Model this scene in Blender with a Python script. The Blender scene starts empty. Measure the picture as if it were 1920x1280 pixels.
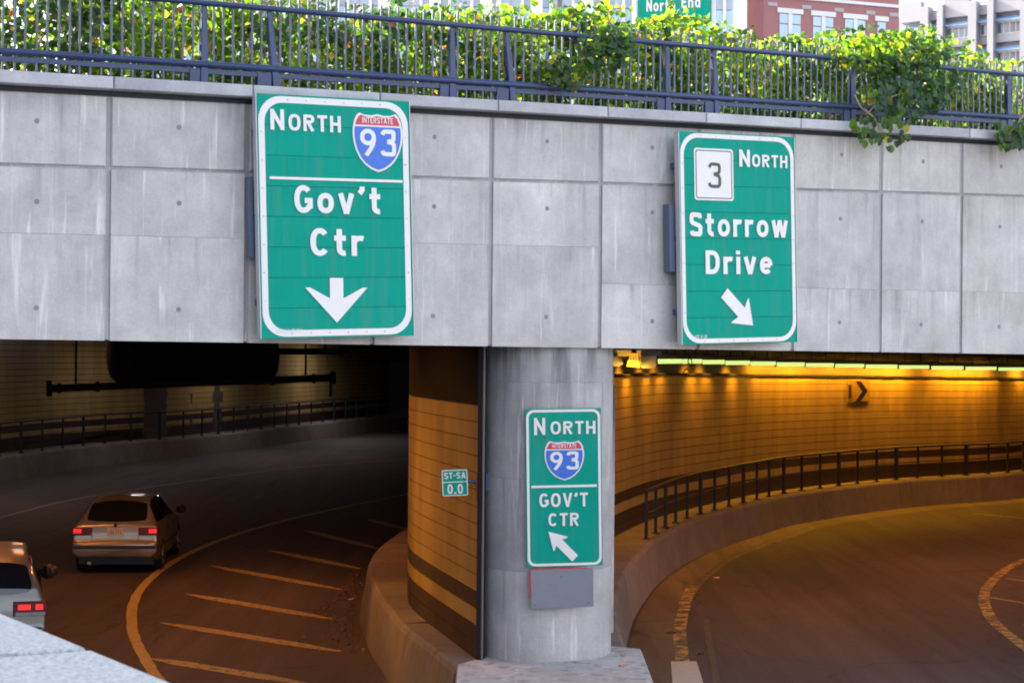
import bpy, bmesh, math, random
import numpy as np
from mathutils import Vector, Matrix
random.seed(7); rng = np.random.default_rng(7)
scene = bpy.context.scene
COL = scene.collection
# ------------------------------------------------------------------ camera
FPX, H = 3200.0, 4.5
cam_d = bpy.data.cameras.new('camera'); cam_d.sensor_width = 36.0
cam_d.lens = FPX / 1920 * 36.0; cam_d.clip_start = 0.1; cam_d.clip_end = 2000
cam = bpy.data.objects.new('camera', cam_d); COL.objects.link(cam)
CM = Matrix.Rotation(math.radians(90) + math.atan(22 / FPX), 4, 'X') @ Matrix.Rotation(0.008, 4, 'Z')
cam.matrix_world = Matrix.Translation((0, 0, H)) @ CM
scene.camera = cam
CR = CM.to_3x3()
# ------------------------------------------------------------------ world, sun, exposure
SUN_TO = Vector((-0.80, 0.42, 0.50)).normalized()
w = bpy.data.worlds.new('World'); scene.world = w; w.use_nodes = True
nt = w.node_tree; nt.nodes.clear()
sky = nt.nodes.new('ShaderNodeTexSky'); sky.sky_type = 'NISHITA'; sky.sun_disc = False
sky.sun_elevation = math.asin(SUN_TO.z); sky.sun_rotation = math.atan2(SUN_TO.x, SUN_TO.y)
sky.air_density = 0.85; sky.dust_density = 3.0; sky.ozone_density = 0.8
bg = nt.nodes.new('ShaderNodeBackground'); bg.inputs[1].default_value = 0.15
wo = nt.nodes.new('ShaderNodeOutputWorld')
hsv = nt.nodes.new('ShaderNodeHueSaturation'); hsv.inputs['Saturation'].default_value = .5
nt.links.new(sky.outputs[0], hsv.inputs['Color']); nt.links.new(hsv.outputs[0], bg.inputs[0]); nt.links.new(bg.outputs[0], wo.inputs[0])
sun_d = bpy.data.lights.new('sun', 'SUN'); sun_d.energy = 3.2; sun_d.angle = math.radians(0.5)
sun_d.color = (1.0, 0.93, 0.82)
sun = bpy.data.objects.new('sun', sun_d); COL.objects.link(sun)
sun.rotation_euler = SUN_TO.to_track_quat('Z', 'Y').to_euler(); sun.location = (-40, 20, 60)
vs = scene.view_settings
vs.view_transform = 'Standard'; vs.look = 'None'; vs.gamma = 1.0; vs.use_curve_mapping = False
vs.exposure = 2.4
scene.cycles.use_denoising = True
scene.cycles.filter_width = 1.9
cam_d.dof.use_dof = True; cam_d.dof.focus_distance = 21.0; cam_d.dof.aperture_fstop = 8.0
scene.cycles.max_bounces = 8; scene.cycles.diffuse_bounces = 4
scene.cycles.sample_clamp_indirect = 6.0
SODIUM_WALL, SODIUM_ROAD, SODIUM_LEFT = 2.7, 0.46, 0.42

# ------------------------------------------------------------------ pixel -> world (photo pixels, 1920 x 1280)
def ray(px, py):
    return CR @ Vector(((px - 960) / FPX, (640 - py) / FPX, -1.0))
def PZ(px, py, z=0.0):
    d = ray(px, py); t = (z - H) / d.z
    return Vector((d.x * t, d.y * t, z))
def PD(px, py, D):
    d = ray(px, py); t = D / d.y
    return Vector((d.x * t, D, H + d.z * t))
class Wall:
    """vertical plane y = D0 + m x, frame s along it, z up, d toward the viewer"""
    def __init__(s_, D0, m):
        s_.D0, s_.m = D0, m; k = math.sqrt(1 + m * m); s_.k = k
        s_.T = Vector((1 / k, m / k, 0)); s_.N = Vector((m / k, -1 / k, 0)); s_.O = Vector((0, D0, 0))
    def sz(s_, px, py, d=0.0):
        v = ray(px, py); D0 = s_.D0 - d * s_.k
        t = D0 / (v.y - s_.m * v.x)
        p = Vector((v.x * t, v.y * t, H + v.z * t))
        return (p - s_.O).dot(s_.T), p.z
    def W(s_, s, z, d=0.0):
        p = s_.O + s_.T * s + s_.N * d
        return Vector((p.x, p.y, z))

# ------------------------------------------------------------------ objects
def tag(o, label=None, cat=None, group=None, kind=None):
    if label: o['label'] = label
    if cat: o['category'] = cat
    if group: o['group'] = group
    if kind: o['kind'] = kind
    return o
def empty(name, loc=(0, 0, 0), label=None, cat=None, group=None, mat=None):
    o = bpy.data.objects.new(name, None); COL.objects.link(o); o.empty_display_size = .2
    if mat is not None: o.matrix_world = mat
    else: o.location = loc
    return tag(o, label, cat, group)
def link(name, me, parent=None):
    o = bpy.data.objects.new(name, me); COL.objects.link(o)
    if parent is not None: o.parent = parent
    return o
class MB:
    def __init__(s): s.v = []; s.f = []; s.mi = []; s.uv = []; s.has_uv = False
    def add(s, vs_, fs, mi=0, uvs=None):
        b = len(s.v); s.v += [tuple(v) for v in vs_]
        for i, f in enumerate(fs):
            s.f.append(tuple(b + k for k in f)); s.mi.append(mi)
            if uvs is not None:
                s.has_uv = True; s.uv.append([uvs[k] for k in f])
            else: s.uv.append([(0, 0)] * len(f))
        return s
    def box(s, c, size, rot=None, mi=0):
        hx, hy, hz = size[0] / 2, size[1] / 2, size[2] / 2
        vs_ = [Vector((x, y, z)) for z in (-hz, hz) for y in (-hy, hy) for x in (-hx, hx)]
        if rot is not None: vs_ = [rot @ v for v in vs_]
        c = Vector(c); vs_ = [v + c for v in vs_]
        return s.add(vs_, [(0, 2, 3, 1), (4, 5, 7, 6), (0, 1, 5, 4), (2, 6, 7, 3), (0, 4, 6, 2), (1, 3, 7, 5)], mi)
    def hexa(s, p, mi=0, ch=0.0):
        """p: 4 front corners then 4 back corners (same order); ch: chamfer of the front face"""
        if ch <= 0:
            return s.add(p, [(0, 1, 2, 3), (7, 6, 5, 4), (0, 4, 5, 1), (1, 5, 6, 2), (2, 6, 7, 3), (3, 7, 4, 0)], mi)
        f = [Vector(q) for q in p[:4]]; b = [Vector(q) for q in p[4:]]
        ctr = sum(f, Vector()) / 4
        inner = []
        for i in range(4):
            e1 = (f[(i + 1) % 4] - f[i]).normalized(); e2 = (f[(i - 1) % 4] - f[i]).normalized()
            inner.append(f[i] + (e1 + e2) * ch)
        mid = [f[i] + (b[i] - f[i]).normalized() * ch for i in range(4)]
        vv = inner + mid + b
        fs = [(0, 1, 2, 3)]
        for i in range(4):
            j = (i + 1) % 4
            fs.append((i, 4 + i, 4 + j, j)); fs.append((4 + i, 8 + i, 8 + j, 4 + j))
        fs.append((11, 10, 9, 8))
        return s.add(vv, fs, mi)
    def tube(s, pts, r, n=8, mi=0, caps=True, r2=None):
        pts = [Vector(p) for p in pts]; rings = []
        m = len(pts)
        for i, p in enumerate(pts):
            t = (pts[min(i + 1, m - 1)] - pts[max(i - 1, 0)]).normalized()
            a = Vector((0, 0, 1)) if abs(t.z) < .9 else Vector((1, 0, 0))
            u = t.cross(a).normalized(); v_ = t.cross(u).normalized()
            rr = r if r2 is None else r + (r2 - r) * i / (m - 1)
            rings.append([p + (u * math.cos(2 * math.pi * k / n) + v_ * math.sin(2 * math.pi * k / n)) * rr for k in range(n)])
        vv = [q for ring in rings for q in ring]; fs = []
        for i in range(m - 1):
            for k in range(n):
                fs.append((i * n + k, i * n + (k + 1) % n, (i + 1) * n + (k + 1) % n, (i + 1) * n + k))
        if caps:
            fs.append(tuple(range(n - 1, -1, -1))); fs.append(tuple((m - 1) * n + k for k in range(n)))
        return s.add(vv, fs, mi)
    def prism(s, poly, z0, z1, mi=0):
        n = len(poly); vv = [(p[0], p[1], z0) for p in poly] + [(p[0], p[1], z1) for p in poly]
        fs = [tuple(range(n - 1, -1, -1)), tuple(range(n, 2 * n))]
        for i in range(n):
            j = (i + 1) % n; fs.append((i, j, n + j, n + i))
        return s.add(vv, fs, mi)
    def mesh(s, name, mats, off=None, smooth=False, fix=True):
        me = bpy.data.meshes.new(name)
        vv = s.v if off is None else [(a - off[0], b - off[1], c - off[2]) for a, b, c in s.v]
        me.from_pydata(vv, [], s.f)
        for m in (mats if isinstance(mats, (list, tuple)) else [mats]): me.materials.append(m)
        me.polygons.foreach_set('material_index', s.mi)
        if s.has_uv:
            ul = me.uv_layers.new(name='UVMap')
            flat = [c for f in s.uv for uv in f for c in uv]
            ul.data.foreach_set('uv', flat)
        if fix and len(s.f) < 20000:
            bm = bmesh.new(); bm.from_mesh(me); bmesh.ops.recalc_face_normals(bm, faces=bm.faces); bm.to_mesh(me); bm.free()
        if smooth: me.polygons.foreach_set('use_smooth', [True] * len(me.polygons))
        me.update(); return me
    def build(s, name, mats, parent=None, smooth=False, fix=True, world=True):
        """world=True: vertices are world coordinates, moved under a translated-only parent"""
        off = None
        if parent is not None and world:
            off = Vector(); q = parent
            while q is not None: off = off + q.location; q = q.parent
        o = link(name, s.mesh(name, mats, off, smooth, fix), parent)
        if smooth == 'auto':
            pass
        return o
def struct(name, mb, mats, smooth=False):
    o = mb.build(name, mats, None, smooth); o['kind'] = 'structure'; return o
def catmull(pts, step=0.5):
    P = [Vector((p[0], p[1])) for p in pts]
    P = [P[0] * 2 - P[1]] + P + [P[-1] * 2 - P[-2]]
    out = []
    for i in range(1, len(P) - 2):
        a, b, c, d = P[i - 1:i + 3]; n = max(2, int((c - b).length / step))
        for k in range(n):
            t = k / n
            out.append(0.5 * ((2 * b) + (c - a) * t + (2 * a - 5 * b + 4 * c - d) * t * t + (3 * b - a - 3 * c + d) * t ** 3))
    out.append(P[-2]); return out
class Curve:
    def __init__(s, pts, step=0.4, smooth=True):
        s.p = catmull(pts, step) if smooth else [Vector((p[0], p[1])) for p in pts]
        s.L = [0]
        for i in range(1, len(s.p)): s.L.append(s.L[-1] + (s.p[i] - s.p[i - 1]).length)
        s.len = s.L[-1]
    def at(s, l):
        import bisect
        l = max(0, min(s.len, l)); i = max(1, min(len(s.L) - 1, bisect.bisect_left(s.L, l)))
        a, b = s.p[i - 1], s.p[i]; q = (l - s.L[i - 1]) / max(1e-9, s.L[i] - s.L[i - 1])
        return a + (b - a) * q
    def tan(s, l): return (s.at(l + .15) - s.at(l - .15)).normalized()
    def off(s, l, o):      # o > 0: to the right of travel
        p = s.at(l); t = s.tan(l); return Vector((p.x + t.y * o, p.y - t.x * o))
    def band(s, mb, l0, l1, z0, z1, o0, o1, n=3, mi=0):
        """bent box between offsets o0 and o1 (o1 = visible face)"""
        vv = []; uv = []
        for i in range(n + 1):
            l = l0 + (l1 - l0) * i / n
            for o in (o1, o0):
                q = s.off(l, o)
                for z in (z0, z1): vv.append((q.x, q.y, z)); uv.append((l, z))
        fs = []
        for i in range(n):
            a, b = i * 4, i * 4 + 4
            fs += [(a, b, b + 1, a + 1), (a + 2, a + 3, b + 3, b + 2), (a + 1, b + 1, b + 3, a + 3), (a, a + 2, b + 2, b)]
        fs += [(0, 1, 3, 2), (n * 4, n * 4 + 2, n * 4 + 3, n * 4 + 1)]
        return mb.add(vv, fs, mi, uv)

# ------------------------------------------------------------------ materials
def newmat(name):
    m = bpy.data.materials.new(name); m.use_nodes = True; n = m.node_tree
    return m, n, n.nodes['Principled BSDF'], n.links
def mixc(n, l, fac, a, b, mode='MIX'):
    x = n.nodes.new('ShaderNodeMix'); x.data_type = 'RGBA'; x.blend_type = mode
    for i, v in ((0, fac), (6, a), (7, b)):
        if hasattr(v, 'is_linked') or isinstance(v, bpy.types.NodeSocket): l.new(v, x.inputs[i])
        else: x.inputs[i].default_value = v if i == 0 else (*v[:3], 1)
    return x.outputs[2]
def noise(n, l, vec, scale, detail=4, rough=.6, dist=0):
    x = n.nodes.new('ShaderNodeTexNoise'); x.inputs['Scale'].default_value = scale
    x.inputs['Detail'].default_value = detail; x.inputs['Roughness'].default_value = rough; x.inputs['Distortion'].default_value = dist
    if vec is not None: l.new(vec, x.inputs['Vector'])
    return x.outputs['Fac']
def ramp(n, l, fac, stops):
    r = n.nodes.new('ShaderNodeValToRGB'); cr = r.color_ramp
    while len(cr.elements) < len(stops): cr.elements.new(.5)
    for e, (p, c) in zip(cr.elements, stops):
        e.position = p; e.color = (*c, 1) if isinstance(c, (tuple, list)) else (c, c, c, 1)
    l.new(fac, r.inputs[0]); return r.outputs[0]
def mapping(n, l, vec, sc=(1, 1, 1), loc=None):
    mp = n.nodes.new('ShaderNodeMapping'); mp.inputs['Scale'].default_value = sc
    l.new(vec, mp.inputs['Vector'])
    if loc is not None: l.new(loc, mp.inputs['Location'])
    return mp.outputs[0]
def coords(n, l, rand=0.0):
    tc = n.nodes.new('ShaderNodeTexCoord'); v = tc.outputs['Object']
    oi = n.nodes.new('ShaderNodeObjectInfo')
    if rand > 0:
        mul = n.nodes.new('ShaderNodeVectorMath'); mul.operation = 'SCALE'; mul.inputs[3].default_value = rand
        cmb = n.nodes.new('ShaderNodeCombineXYZ')
        for i in range(3): l.new(oi.outputs['Random'], cmb.inputs[i])
        l.new(cmb.outputs[0], mul.inputs[0])
        ad = n.nodes.new('ShaderNodeVectorMath'); ad.operation = 'ADD'
        l.new(v, ad.inputs[0]); l.new(mul.outputs[0], ad.inputs[1]); v = ad.outputs[0]
    return v, oi.outputs['Random']
def bump(n, l, b, h, strength=.2, dist=.02):
    bp = n.nodes.new('ShaderNodeBump'); bp.inputs['Strength'].default_value = strength; bp.inputs['Distance'].default_value = dist
    l.new(h, bp.inputs['Height']); l.new(bp.outputs[0], b.inputs['Normal'])
def plain(name, col, rough=.6, metal=0, spec=.5, var=.12, scale=6, bs=.1):
    m, n, b, l = newmat(name); v, r = coords(n, l, 5)
    f = noise(n, l, v, scale, 5, .65)
    lo = tuple(c * (1 - var) for c in col); hi = tuple(min(1, c * (1 + var)) for c in col)
    l.new(mixc(n, l, f, lo, hi), b.inputs['Base Color'])
    b.inputs['Roughness'].default_value = rough; b.inputs['Metallic'].default_value = metal
    b.inputs['Specular IOR Level'].default_value = spec
    if bs: bump(n, l, b, noise(n, l, v, scale * 12, 3), bs, .004)
    return m
def concrete(name, col=(.36, .36, .38), streak=.5, rand=17, dark=.5, rough=.88, stain=(.10, .09, .10)):
    m, n, b, l = newmat(name); v, r = coords(n, l, rand)
    big = ramp(n, l, noise(n, l, v, .9, 6, .6), [(.3, tuple(c * .80 for c in col)), (.7, tuple(min(1, c * 1.16) for c in col))])
    fine = noise(n, l, v, 38, 5, .75)
    c = mixc(n, l, .55, big, mixc(n, l, fine, (.62, .62, .62), (1.36, 1.36, 1.36)), 'MULTIPLY')
    md = noise(n, l, v, 3.2, 6, .7); c = mixc(n, l, .8, c, mixc(n, l, md, (.62, .62, .63), (1.36, 1.36, 1.35)), 'MULTIPLY')
    vs1 = mapping(n, l, v, (5.5, 5.5, .35)); s1 = ramp(n, l, noise(n, l, vs1, 1.0, 5, .6, .4), [(.52, 0.0), (.74, 1.0)])
    vs2 = mapping(n, l, v, (7.5, 7.5, .55)); s2 = ramp(n, l, noise(n, l, vs2, 1.3, 4, .6, .3), [(.60, 0.0), (.70, 1.0)])
    vs3 = mapping(n, l, v, (26, 26, .4)); s3 = ramp(n, l, noise(n, l, vs3, 1, 3, .5), [(.6, 0.0), (.72, 1.0)])
    def sc(x, k):
        q = n.nodes.new('ShaderNodeMath'); q.operation = 'MULTIPLY'; l.new(x, q.inputs[0]); q.inputs[1].default_value = k; return q.outputs[0]
    tcg = n.nodes.new('ShaderNodeTexCoord'); sg = n.nodes.new('ShaderNodeSeparateXYZ'); l.new(tcg.outputs['Generated'], sg.inputs[0])
    gz = ramp(n, l, sg.outputs[2], [(.35, .35), (1.0, 1.5)])
    q1 = n.nodes.new('ShaderNodeMath'); q1.operation = 'MULTIPLY'; q1.use_clamp = True; l.new(sc(s1, dark * streak * 1.25), q1.inputs[0]); l.new(gz, q1.inputs[1])
    c = mixc(n, l, q1.outputs[0], c, tuple(x * .50 for x in col))
    c = mixc(n, l, sc(s2, .6 * streak), c, tuple(min(1, x * 1.6) for x in col))
    c = mixc(n, l, sc(s3, .2 * streak), c, tuple(min(1, x * 1.4) for x in col))
    sp = ramp(n, l, noise(n, l, v, 7, 3, .8), [(.68, 0.0), (.76, 1.0)])
    c = mixc(n, l, sc(sp, .18), c, stain)
    tint = mixc(n, l, r, (.91, .91, .92), (1.07, 1.07, 1.06))
    c = mixc(n, l, 1.0, c, tint, 'MULTIPLY')
    l.new(c, b.inputs['Base Color']); b.inputs['Roughness'].default_value = rough
    b.inputs['Specular IOR Level'].default_value = .3
    bump(n, l, b, fine, .35, .006)
    return m
def tile(name, col, rough=.28, rib=16.0, var=.1, spec=.5):
    """glazed tile course: UV u = metres along the wall; fine upright joints every few cm"""
    m, n, b, l = newmat(name)
    uv = n.nodes.new('ShaderNodeUVMap'); sep = n.nodes.new('ShaderNodeSeparateXYZ'); l.new(uv.outputs[0], sep.inputs[0])
    def mth(op, a, k=None):
        q = n.nodes.new('ShaderNodeMath'); q.operation = op
        l.new(a, q.inputs[0])
        if k is not None: q.inputs[1].default_value = k
        return q.outputs[0]
    u = mth('MULTIPLY', sep.outputs[0], rib); fr = mth('FRACT', u); fl = mth('FLOOR', u)
    joint = ramp(n, l, fr, [(0.0, 0.0), (.06, 0.0), (.10, 1.0), (.92, 1.0), (.97, 0.0)])
    wn = n.nodes.new('ShaderNodeTexWhiteNoise'); wn.noise_dimensions = '2D'
    cb = n.nodes.new('ShaderNodeCombineXYZ'); l.new(fl, cb.inputs[0])
    oi = n.nodes.new('ShaderNodeObjectInfo'); l.new(oi.outputs['Random'], cb.inputs[1]); l.new(cb.outputs[0], wn.inputs['Vector'])
    lo = tuple(c * (1 - var) for c in col); hi = tuple(c * (1 + var) for c in col)
    c = mixc(n, l, wn.outputs['Value'], lo, hi)
    c = mixc(n, l, joint, tuple(x * .90 for x in col), c)
    v, r = coords(n, l, 0)
    g = ramp(n, l, noise(n, l, mapping(n, l, v, (2.2, 2.2, .45)), 1, 5, .65), [(.32, .62), (.68, 1.0)])
    c = mixc(n, l, 1.0, c, g, 'MULTIPLY')
    c = mixc(n, l, 1.0, c, mixc(n, l, r, (.97, .97, .97), (1.03, 1.03, 1.03)), 'MULTIPLY')
    l.new(c, b.inputs['Base Color']); b.inputs['Roughness'].default_value = rough
    b.inputs['Specular IOR Level'].default_value = spec
    bump(n, l, b, joint, .1, .002)
    return m
def asphalt(name, col):
    m, n, b, l = newmat(name); v, r = coords(n, l, 0)
    big = noise(n, l, mapping(n, l, v, (.35, .12, 1)), 1, 6, .6)
    c = ramp(n, l, big, [(.3, tuple(x * .72 for x in col)), (.7, tuple(x * 1.3 for x in col))])
    f = noise(n, l, v, 60, 4, .8); f2 = noise(n, l, v, 16, 6, .85); tr = noise(n, l, mapping(n, l, v, (2.6, .10, 1)), 1, 5, .6, .6)
    c = mixc(n, l, .7, c, mixc(n, l, f, (.5, .5, .5), (1.5, 1.5, 1.5)), 'MULTIPLY')
    c = mixc(n, l, .9, c, ramp(n, l, f2, [(.30, .55), (.70, 1.5)]), 'MULTIPLY')
    c = mixc(n, l, .8, c, ramp(n, l, tr, [(.35, .72), (.65, 1.28)]), 'MULTIPLY')
    vo = n.nodes.new('ShaderNodeTexVoronoi'); vo.feature = 'DISTANCE_TO_EDGE'; vo.inputs['Scale'].default_value = .23
    dn = n.nodes.new('ShaderNodeTexNoise'); dn.inputs['Scale'].default_value = .8; dn.inputs['Detail'].default_value = 6; l.new(v, dn.inputs['Vector'])
    ad = n.nodes.new('ShaderNodeVectorMath'); ad.operation = 'MULTIPLY_ADD'; l.new(dn.outputs['Color'], ad.inputs[0]); ad.inputs[1].default_value = (1.6, 1.6, 0); l.new(v, ad.inputs[2])
    l.new(ad.outputs[0], vo.inputs['Vector']); ck = ramp(n, l, vo.outputs['Distance'], [(.0, .45), (.004, .5), (.007, 1.0)])
    c = mixc(n, l, .7, c, ck, 'MULTIPLY')
    pt = ramp(n, l, noise(n, l, v, 2.2, 5, .7), [(.62, 0.0), (.72, 1.0)])
    pm = n.nodes.new('ShaderNodeMath'); pm.operation = 'MULTIPLY'; pm.inputs[1].default_value = .35; l.new(pt, pm.inputs[0])
    c = mixc(n, l, pm.outputs[0], c, tuple(x * .5 for x in col))
    l.new(c, b.inputs['Base Color']); b.inputs['Roughness'].default_value = .75; b.inputs['Specular IOR Level'].default_value = .35
    bump(n, l, b, f, .5, .01)
    return m
def paint(name, col, wear=.45, sc=9, base=(.05, .048, .045)):
    m, n, b, l = newmat(name); v, r = coords(n, l, 0)
    f = noise(n, l, v, sc, 7, .75); k = ramp(n, l, f, [(wear - .06, 1.0), (wear + .06, 0.0)])
    g = noise(n, l, v, 40, 3)
    c = mixc(n, l, g, tuple(x * .8 for x in col), tuple(min(1, x * 1.12) for x in col))
    l.new(mixc(n, l, k, c, base), b.inputs['Base Color']); b.inputs['Roughness'].default_value = .7
    return m
def granite(name):
    m, n, b, l = newmat(name); v, r = coords(n, l, 9)
    f = noise(n, l, v, 55, 6, .85); g = noise(n, l, v, 140, 3, .8)
    c = ramp(n, l, f, [(.34, (.15, .17, .20)), (.5, (.36, .38, .40)), (.66, (.58, .59, .60))])
    c = mixc(n, l, .5, c, mixc(n, l, g, (.55, .55, .57), (1.3, 1.3, 1.3)), 'MULTIPLY')
    l.new(c, b.inputs['Base Color']); b.inputs['Roughness'].default_value = .8
    bump(n, l, b, f, .4, .004)
    return m
def leafmat(name, c1, c2, t=.55):
    m, n, b, l = newmat(name); n.nodes.remove(b); out = n.nodes['Material Output']
    geo = n.nodes.new('ShaderNodeNewGeometry')
    c = mixc(n, l, geo.outputs['Random Per Island'], c1, c2)
    p = n.nodes.new('ShaderNodeBsdfPrincipled'); p.inputs['Roughness'].default_value = .45; p.inputs['Specular IOR Level'].default_value = .35
    l.new(c, p.inputs['Base Color'])
    tr = n.nodes.new('ShaderNodeBsdfTranslucent')
    ct = mixc(n, l, 1.0, c, (2.9, 3.3, .7), 'MULTIPLY'); l.new(ct, tr.inputs['Color'])
    mx = n.nodes.new('ShaderNodeMixShader'); mx.inputs[0].default_value = t
    l.new(p.outputs[0], mx.inputs[1]); l.new(tr.outputs[0], mx.inputs[2]); l.new(mx.outputs[0], out.inputs[0])
    return m
def emit(name, col, st):
    m, n, b, l = newmat(name); b.inputs['Base Color'].default_value = (*[min(1, c) for c in col], 1)
    b.inputs['Emission Color'].default_value = (*col, 1); b.inputs['Emission Strength'].default_value = st
    return m
def glass(name, col=(.02, .025, .03), rough=.06):
    m, n, b, l = newmat(name); b.inputs['Base Color'].default_value = (*col, 1)
    b.inputs['Roughness'].default_value = rough; b.inputs['Specular IOR Level'].default_value = .8
    return m
M = {}
M['conc'] = concrete('cast_concrete', (.465, .438, .425), 1.0)
M['conc_back'] = concrete('joint_concrete', (.35, .335, .34), .8)
M['conc_col'] = concrete('column_concrete', (.38, .36, .36), 1.3, 0)
M['conc_road'] = concrete('barrier_concrete', (.16, .135, .12), .7, 3)
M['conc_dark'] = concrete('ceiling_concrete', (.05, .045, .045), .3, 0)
M['granite_cop'] = concrete('coping_stone', (.40, .40, .42), .15, 7)
M['granite'] = granite('speckled_granite')
M['tie'] = plain('grout_plug', (.21, .205, .215), .9)
M['tile'] = tile('buff_tile', (.36, .25, .095), var=.015)
M['tile_brown'] = tile('brown_tile', (.034, .020, .022), .6, spec=.25)
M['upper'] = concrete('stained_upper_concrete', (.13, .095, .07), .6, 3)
M['cop_shade'] = plain('painted_coping_shade', (.035, .033, .04), .9)  # near-black that paints the shadow band beneath the coping
M['brk'] = plain('bracket_grey_blue', (.10, .125, .19), .6)
M['pier_shade'] = plain('painted_shade_brown', (.006, .004, .007), .85, spec=.08)  # brown of the pier top darkened to paint in the lack of lamp light
M['grout'] = plain('dark_grout', (.045, .03, .025), .9, var=.3)
M['asphalt'] = asphalt('asphalt', (.056, .043, .044))
M['paint_y'] = paint('yellow_paint', (.40, .30, .09), .40)
M['paint_y_worn'] = paint('worn_yellow_paint', (.50, .31, .06), .52, 3.5)
M['paint_w'] = paint('white_paint', (.28, .23, .17), .45, 8)
M['paint_gore'] = paint('hatch_paint', (.36, .27, .10), .44, 8)
M['patch'] = plain('pale_concrete_patch', (.5, .4, .33), .85, var=.2)
M['green'] = plain('sign_green', (.0, .28, .20), .5, spec=.25, var=.06, scale=3, bs=.02)
def signmat(name, col):
    m, n, b, l = newmat(name); v, r = coords(n, l, 3)
    c = mixc(n, l, noise(n, l, v, 1.3, 3, .5), tuple(x * .90 for x in col), tuple(x * 1.10 for x in col))
    st_ = ramp(n, l, noise(n, l, mapping(n, l, v, (11, 11, .5)), 1, 5, .6, .3), [(.50, 0.0), (.78, .34)])
    c = mixc(n, l, st_, c, (.12, .20, .17))
    sp = ramp(n, l, noise(n, l, v, 22, 4, .8), [(.66, 0.0), (.74, .35)])
    c = mixc(n, l, sp, c, (.03, .14, .11))
    l.new(c, b.inputs['Base Color']); b.inputs['Roughness'].default_value = .65; b.inputs['Specular IOR Level'].default_value = .12
    bump(n, l, b, noise(n, l, v, 1.6, 2), .25, .02)
    return m
M['green'] = signmat('sign_green_sheeting', (.0, .27, .195))
M['white'] = plain('sign_white', (.68, .655, .64), .45, var=.05, scale=4, bs=.02)
M['sblue'] = plain('shield_blue', (.02, .12, .52), .4, var=.05, bs=0)
M['sred'] = plain('shield_red', (.52, .02, .06), .4, var=.05, bs=0)
M['black'] = plain('sign_black', (.006, .006, .008), .9, bs=0, spec=.05)
M['grey_txt'] = plain('sign_dark_grey', (.055, .05, .05), .5, bs=0)
M['alu'] = plain('aluminium', (.50, .51, .54), .5, .35, var=.12, scale=5)
M['plate'] = plain('grey_sheet_metal', (.19, .19, .23), .55, .2, var=.15)
M['steel_blue'] = plain('blue_steel', (.045, .075, .17), .42, .1, var=.15)
M['fence'] = plain('fence_blue_paint', (.018, .034, .105), .4, 0, var=.18, scale=9)
M['bar'] = plain('fence_bar_paint', (.075, .09, .14), .42, 0, var=.2, scale=9)
M['rail_dark'] = plain('dark_railing', (.022, .022, .034), .6, 0, .25)
M['dark_steel'] = plain('dark_steel', (.012, .011, .015), .7, .0, var=.3, spec=.2)
M['duct'] = plain('dark_duct', (.006, .0055, .009), .7, .0, var=.3, scale=3, spec=.2)
M['house'] = plain('fixture_grey', (.12, .12, .13), .6, .1)
M['fluo'] = emit('fluorescent_lens', (.76, 1.0, .28), .18)
M['sod_lens'] = emit('sodium_lens', (1.0, .60, .02), .6)
M['chev_y'] = plain('chevron_yellow', (.22, .135, .03), .6, spec=.2)
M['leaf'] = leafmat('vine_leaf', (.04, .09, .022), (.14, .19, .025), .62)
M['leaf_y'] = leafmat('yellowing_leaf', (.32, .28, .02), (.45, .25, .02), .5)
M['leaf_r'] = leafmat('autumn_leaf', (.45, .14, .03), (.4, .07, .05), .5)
M['leaf_d'] = leafmat('dark_vine_leaf', (.018, .048, .022), (.045, .10, .035), .28)  # darker leaf, also stands in for foliage in shade
M['wood'] = plain('vine_stem', (.30, .22, .15), .85, var=.3, scale=20)
M['street'] = plain('street_surface', (.28, .27, .26), .9)

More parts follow.
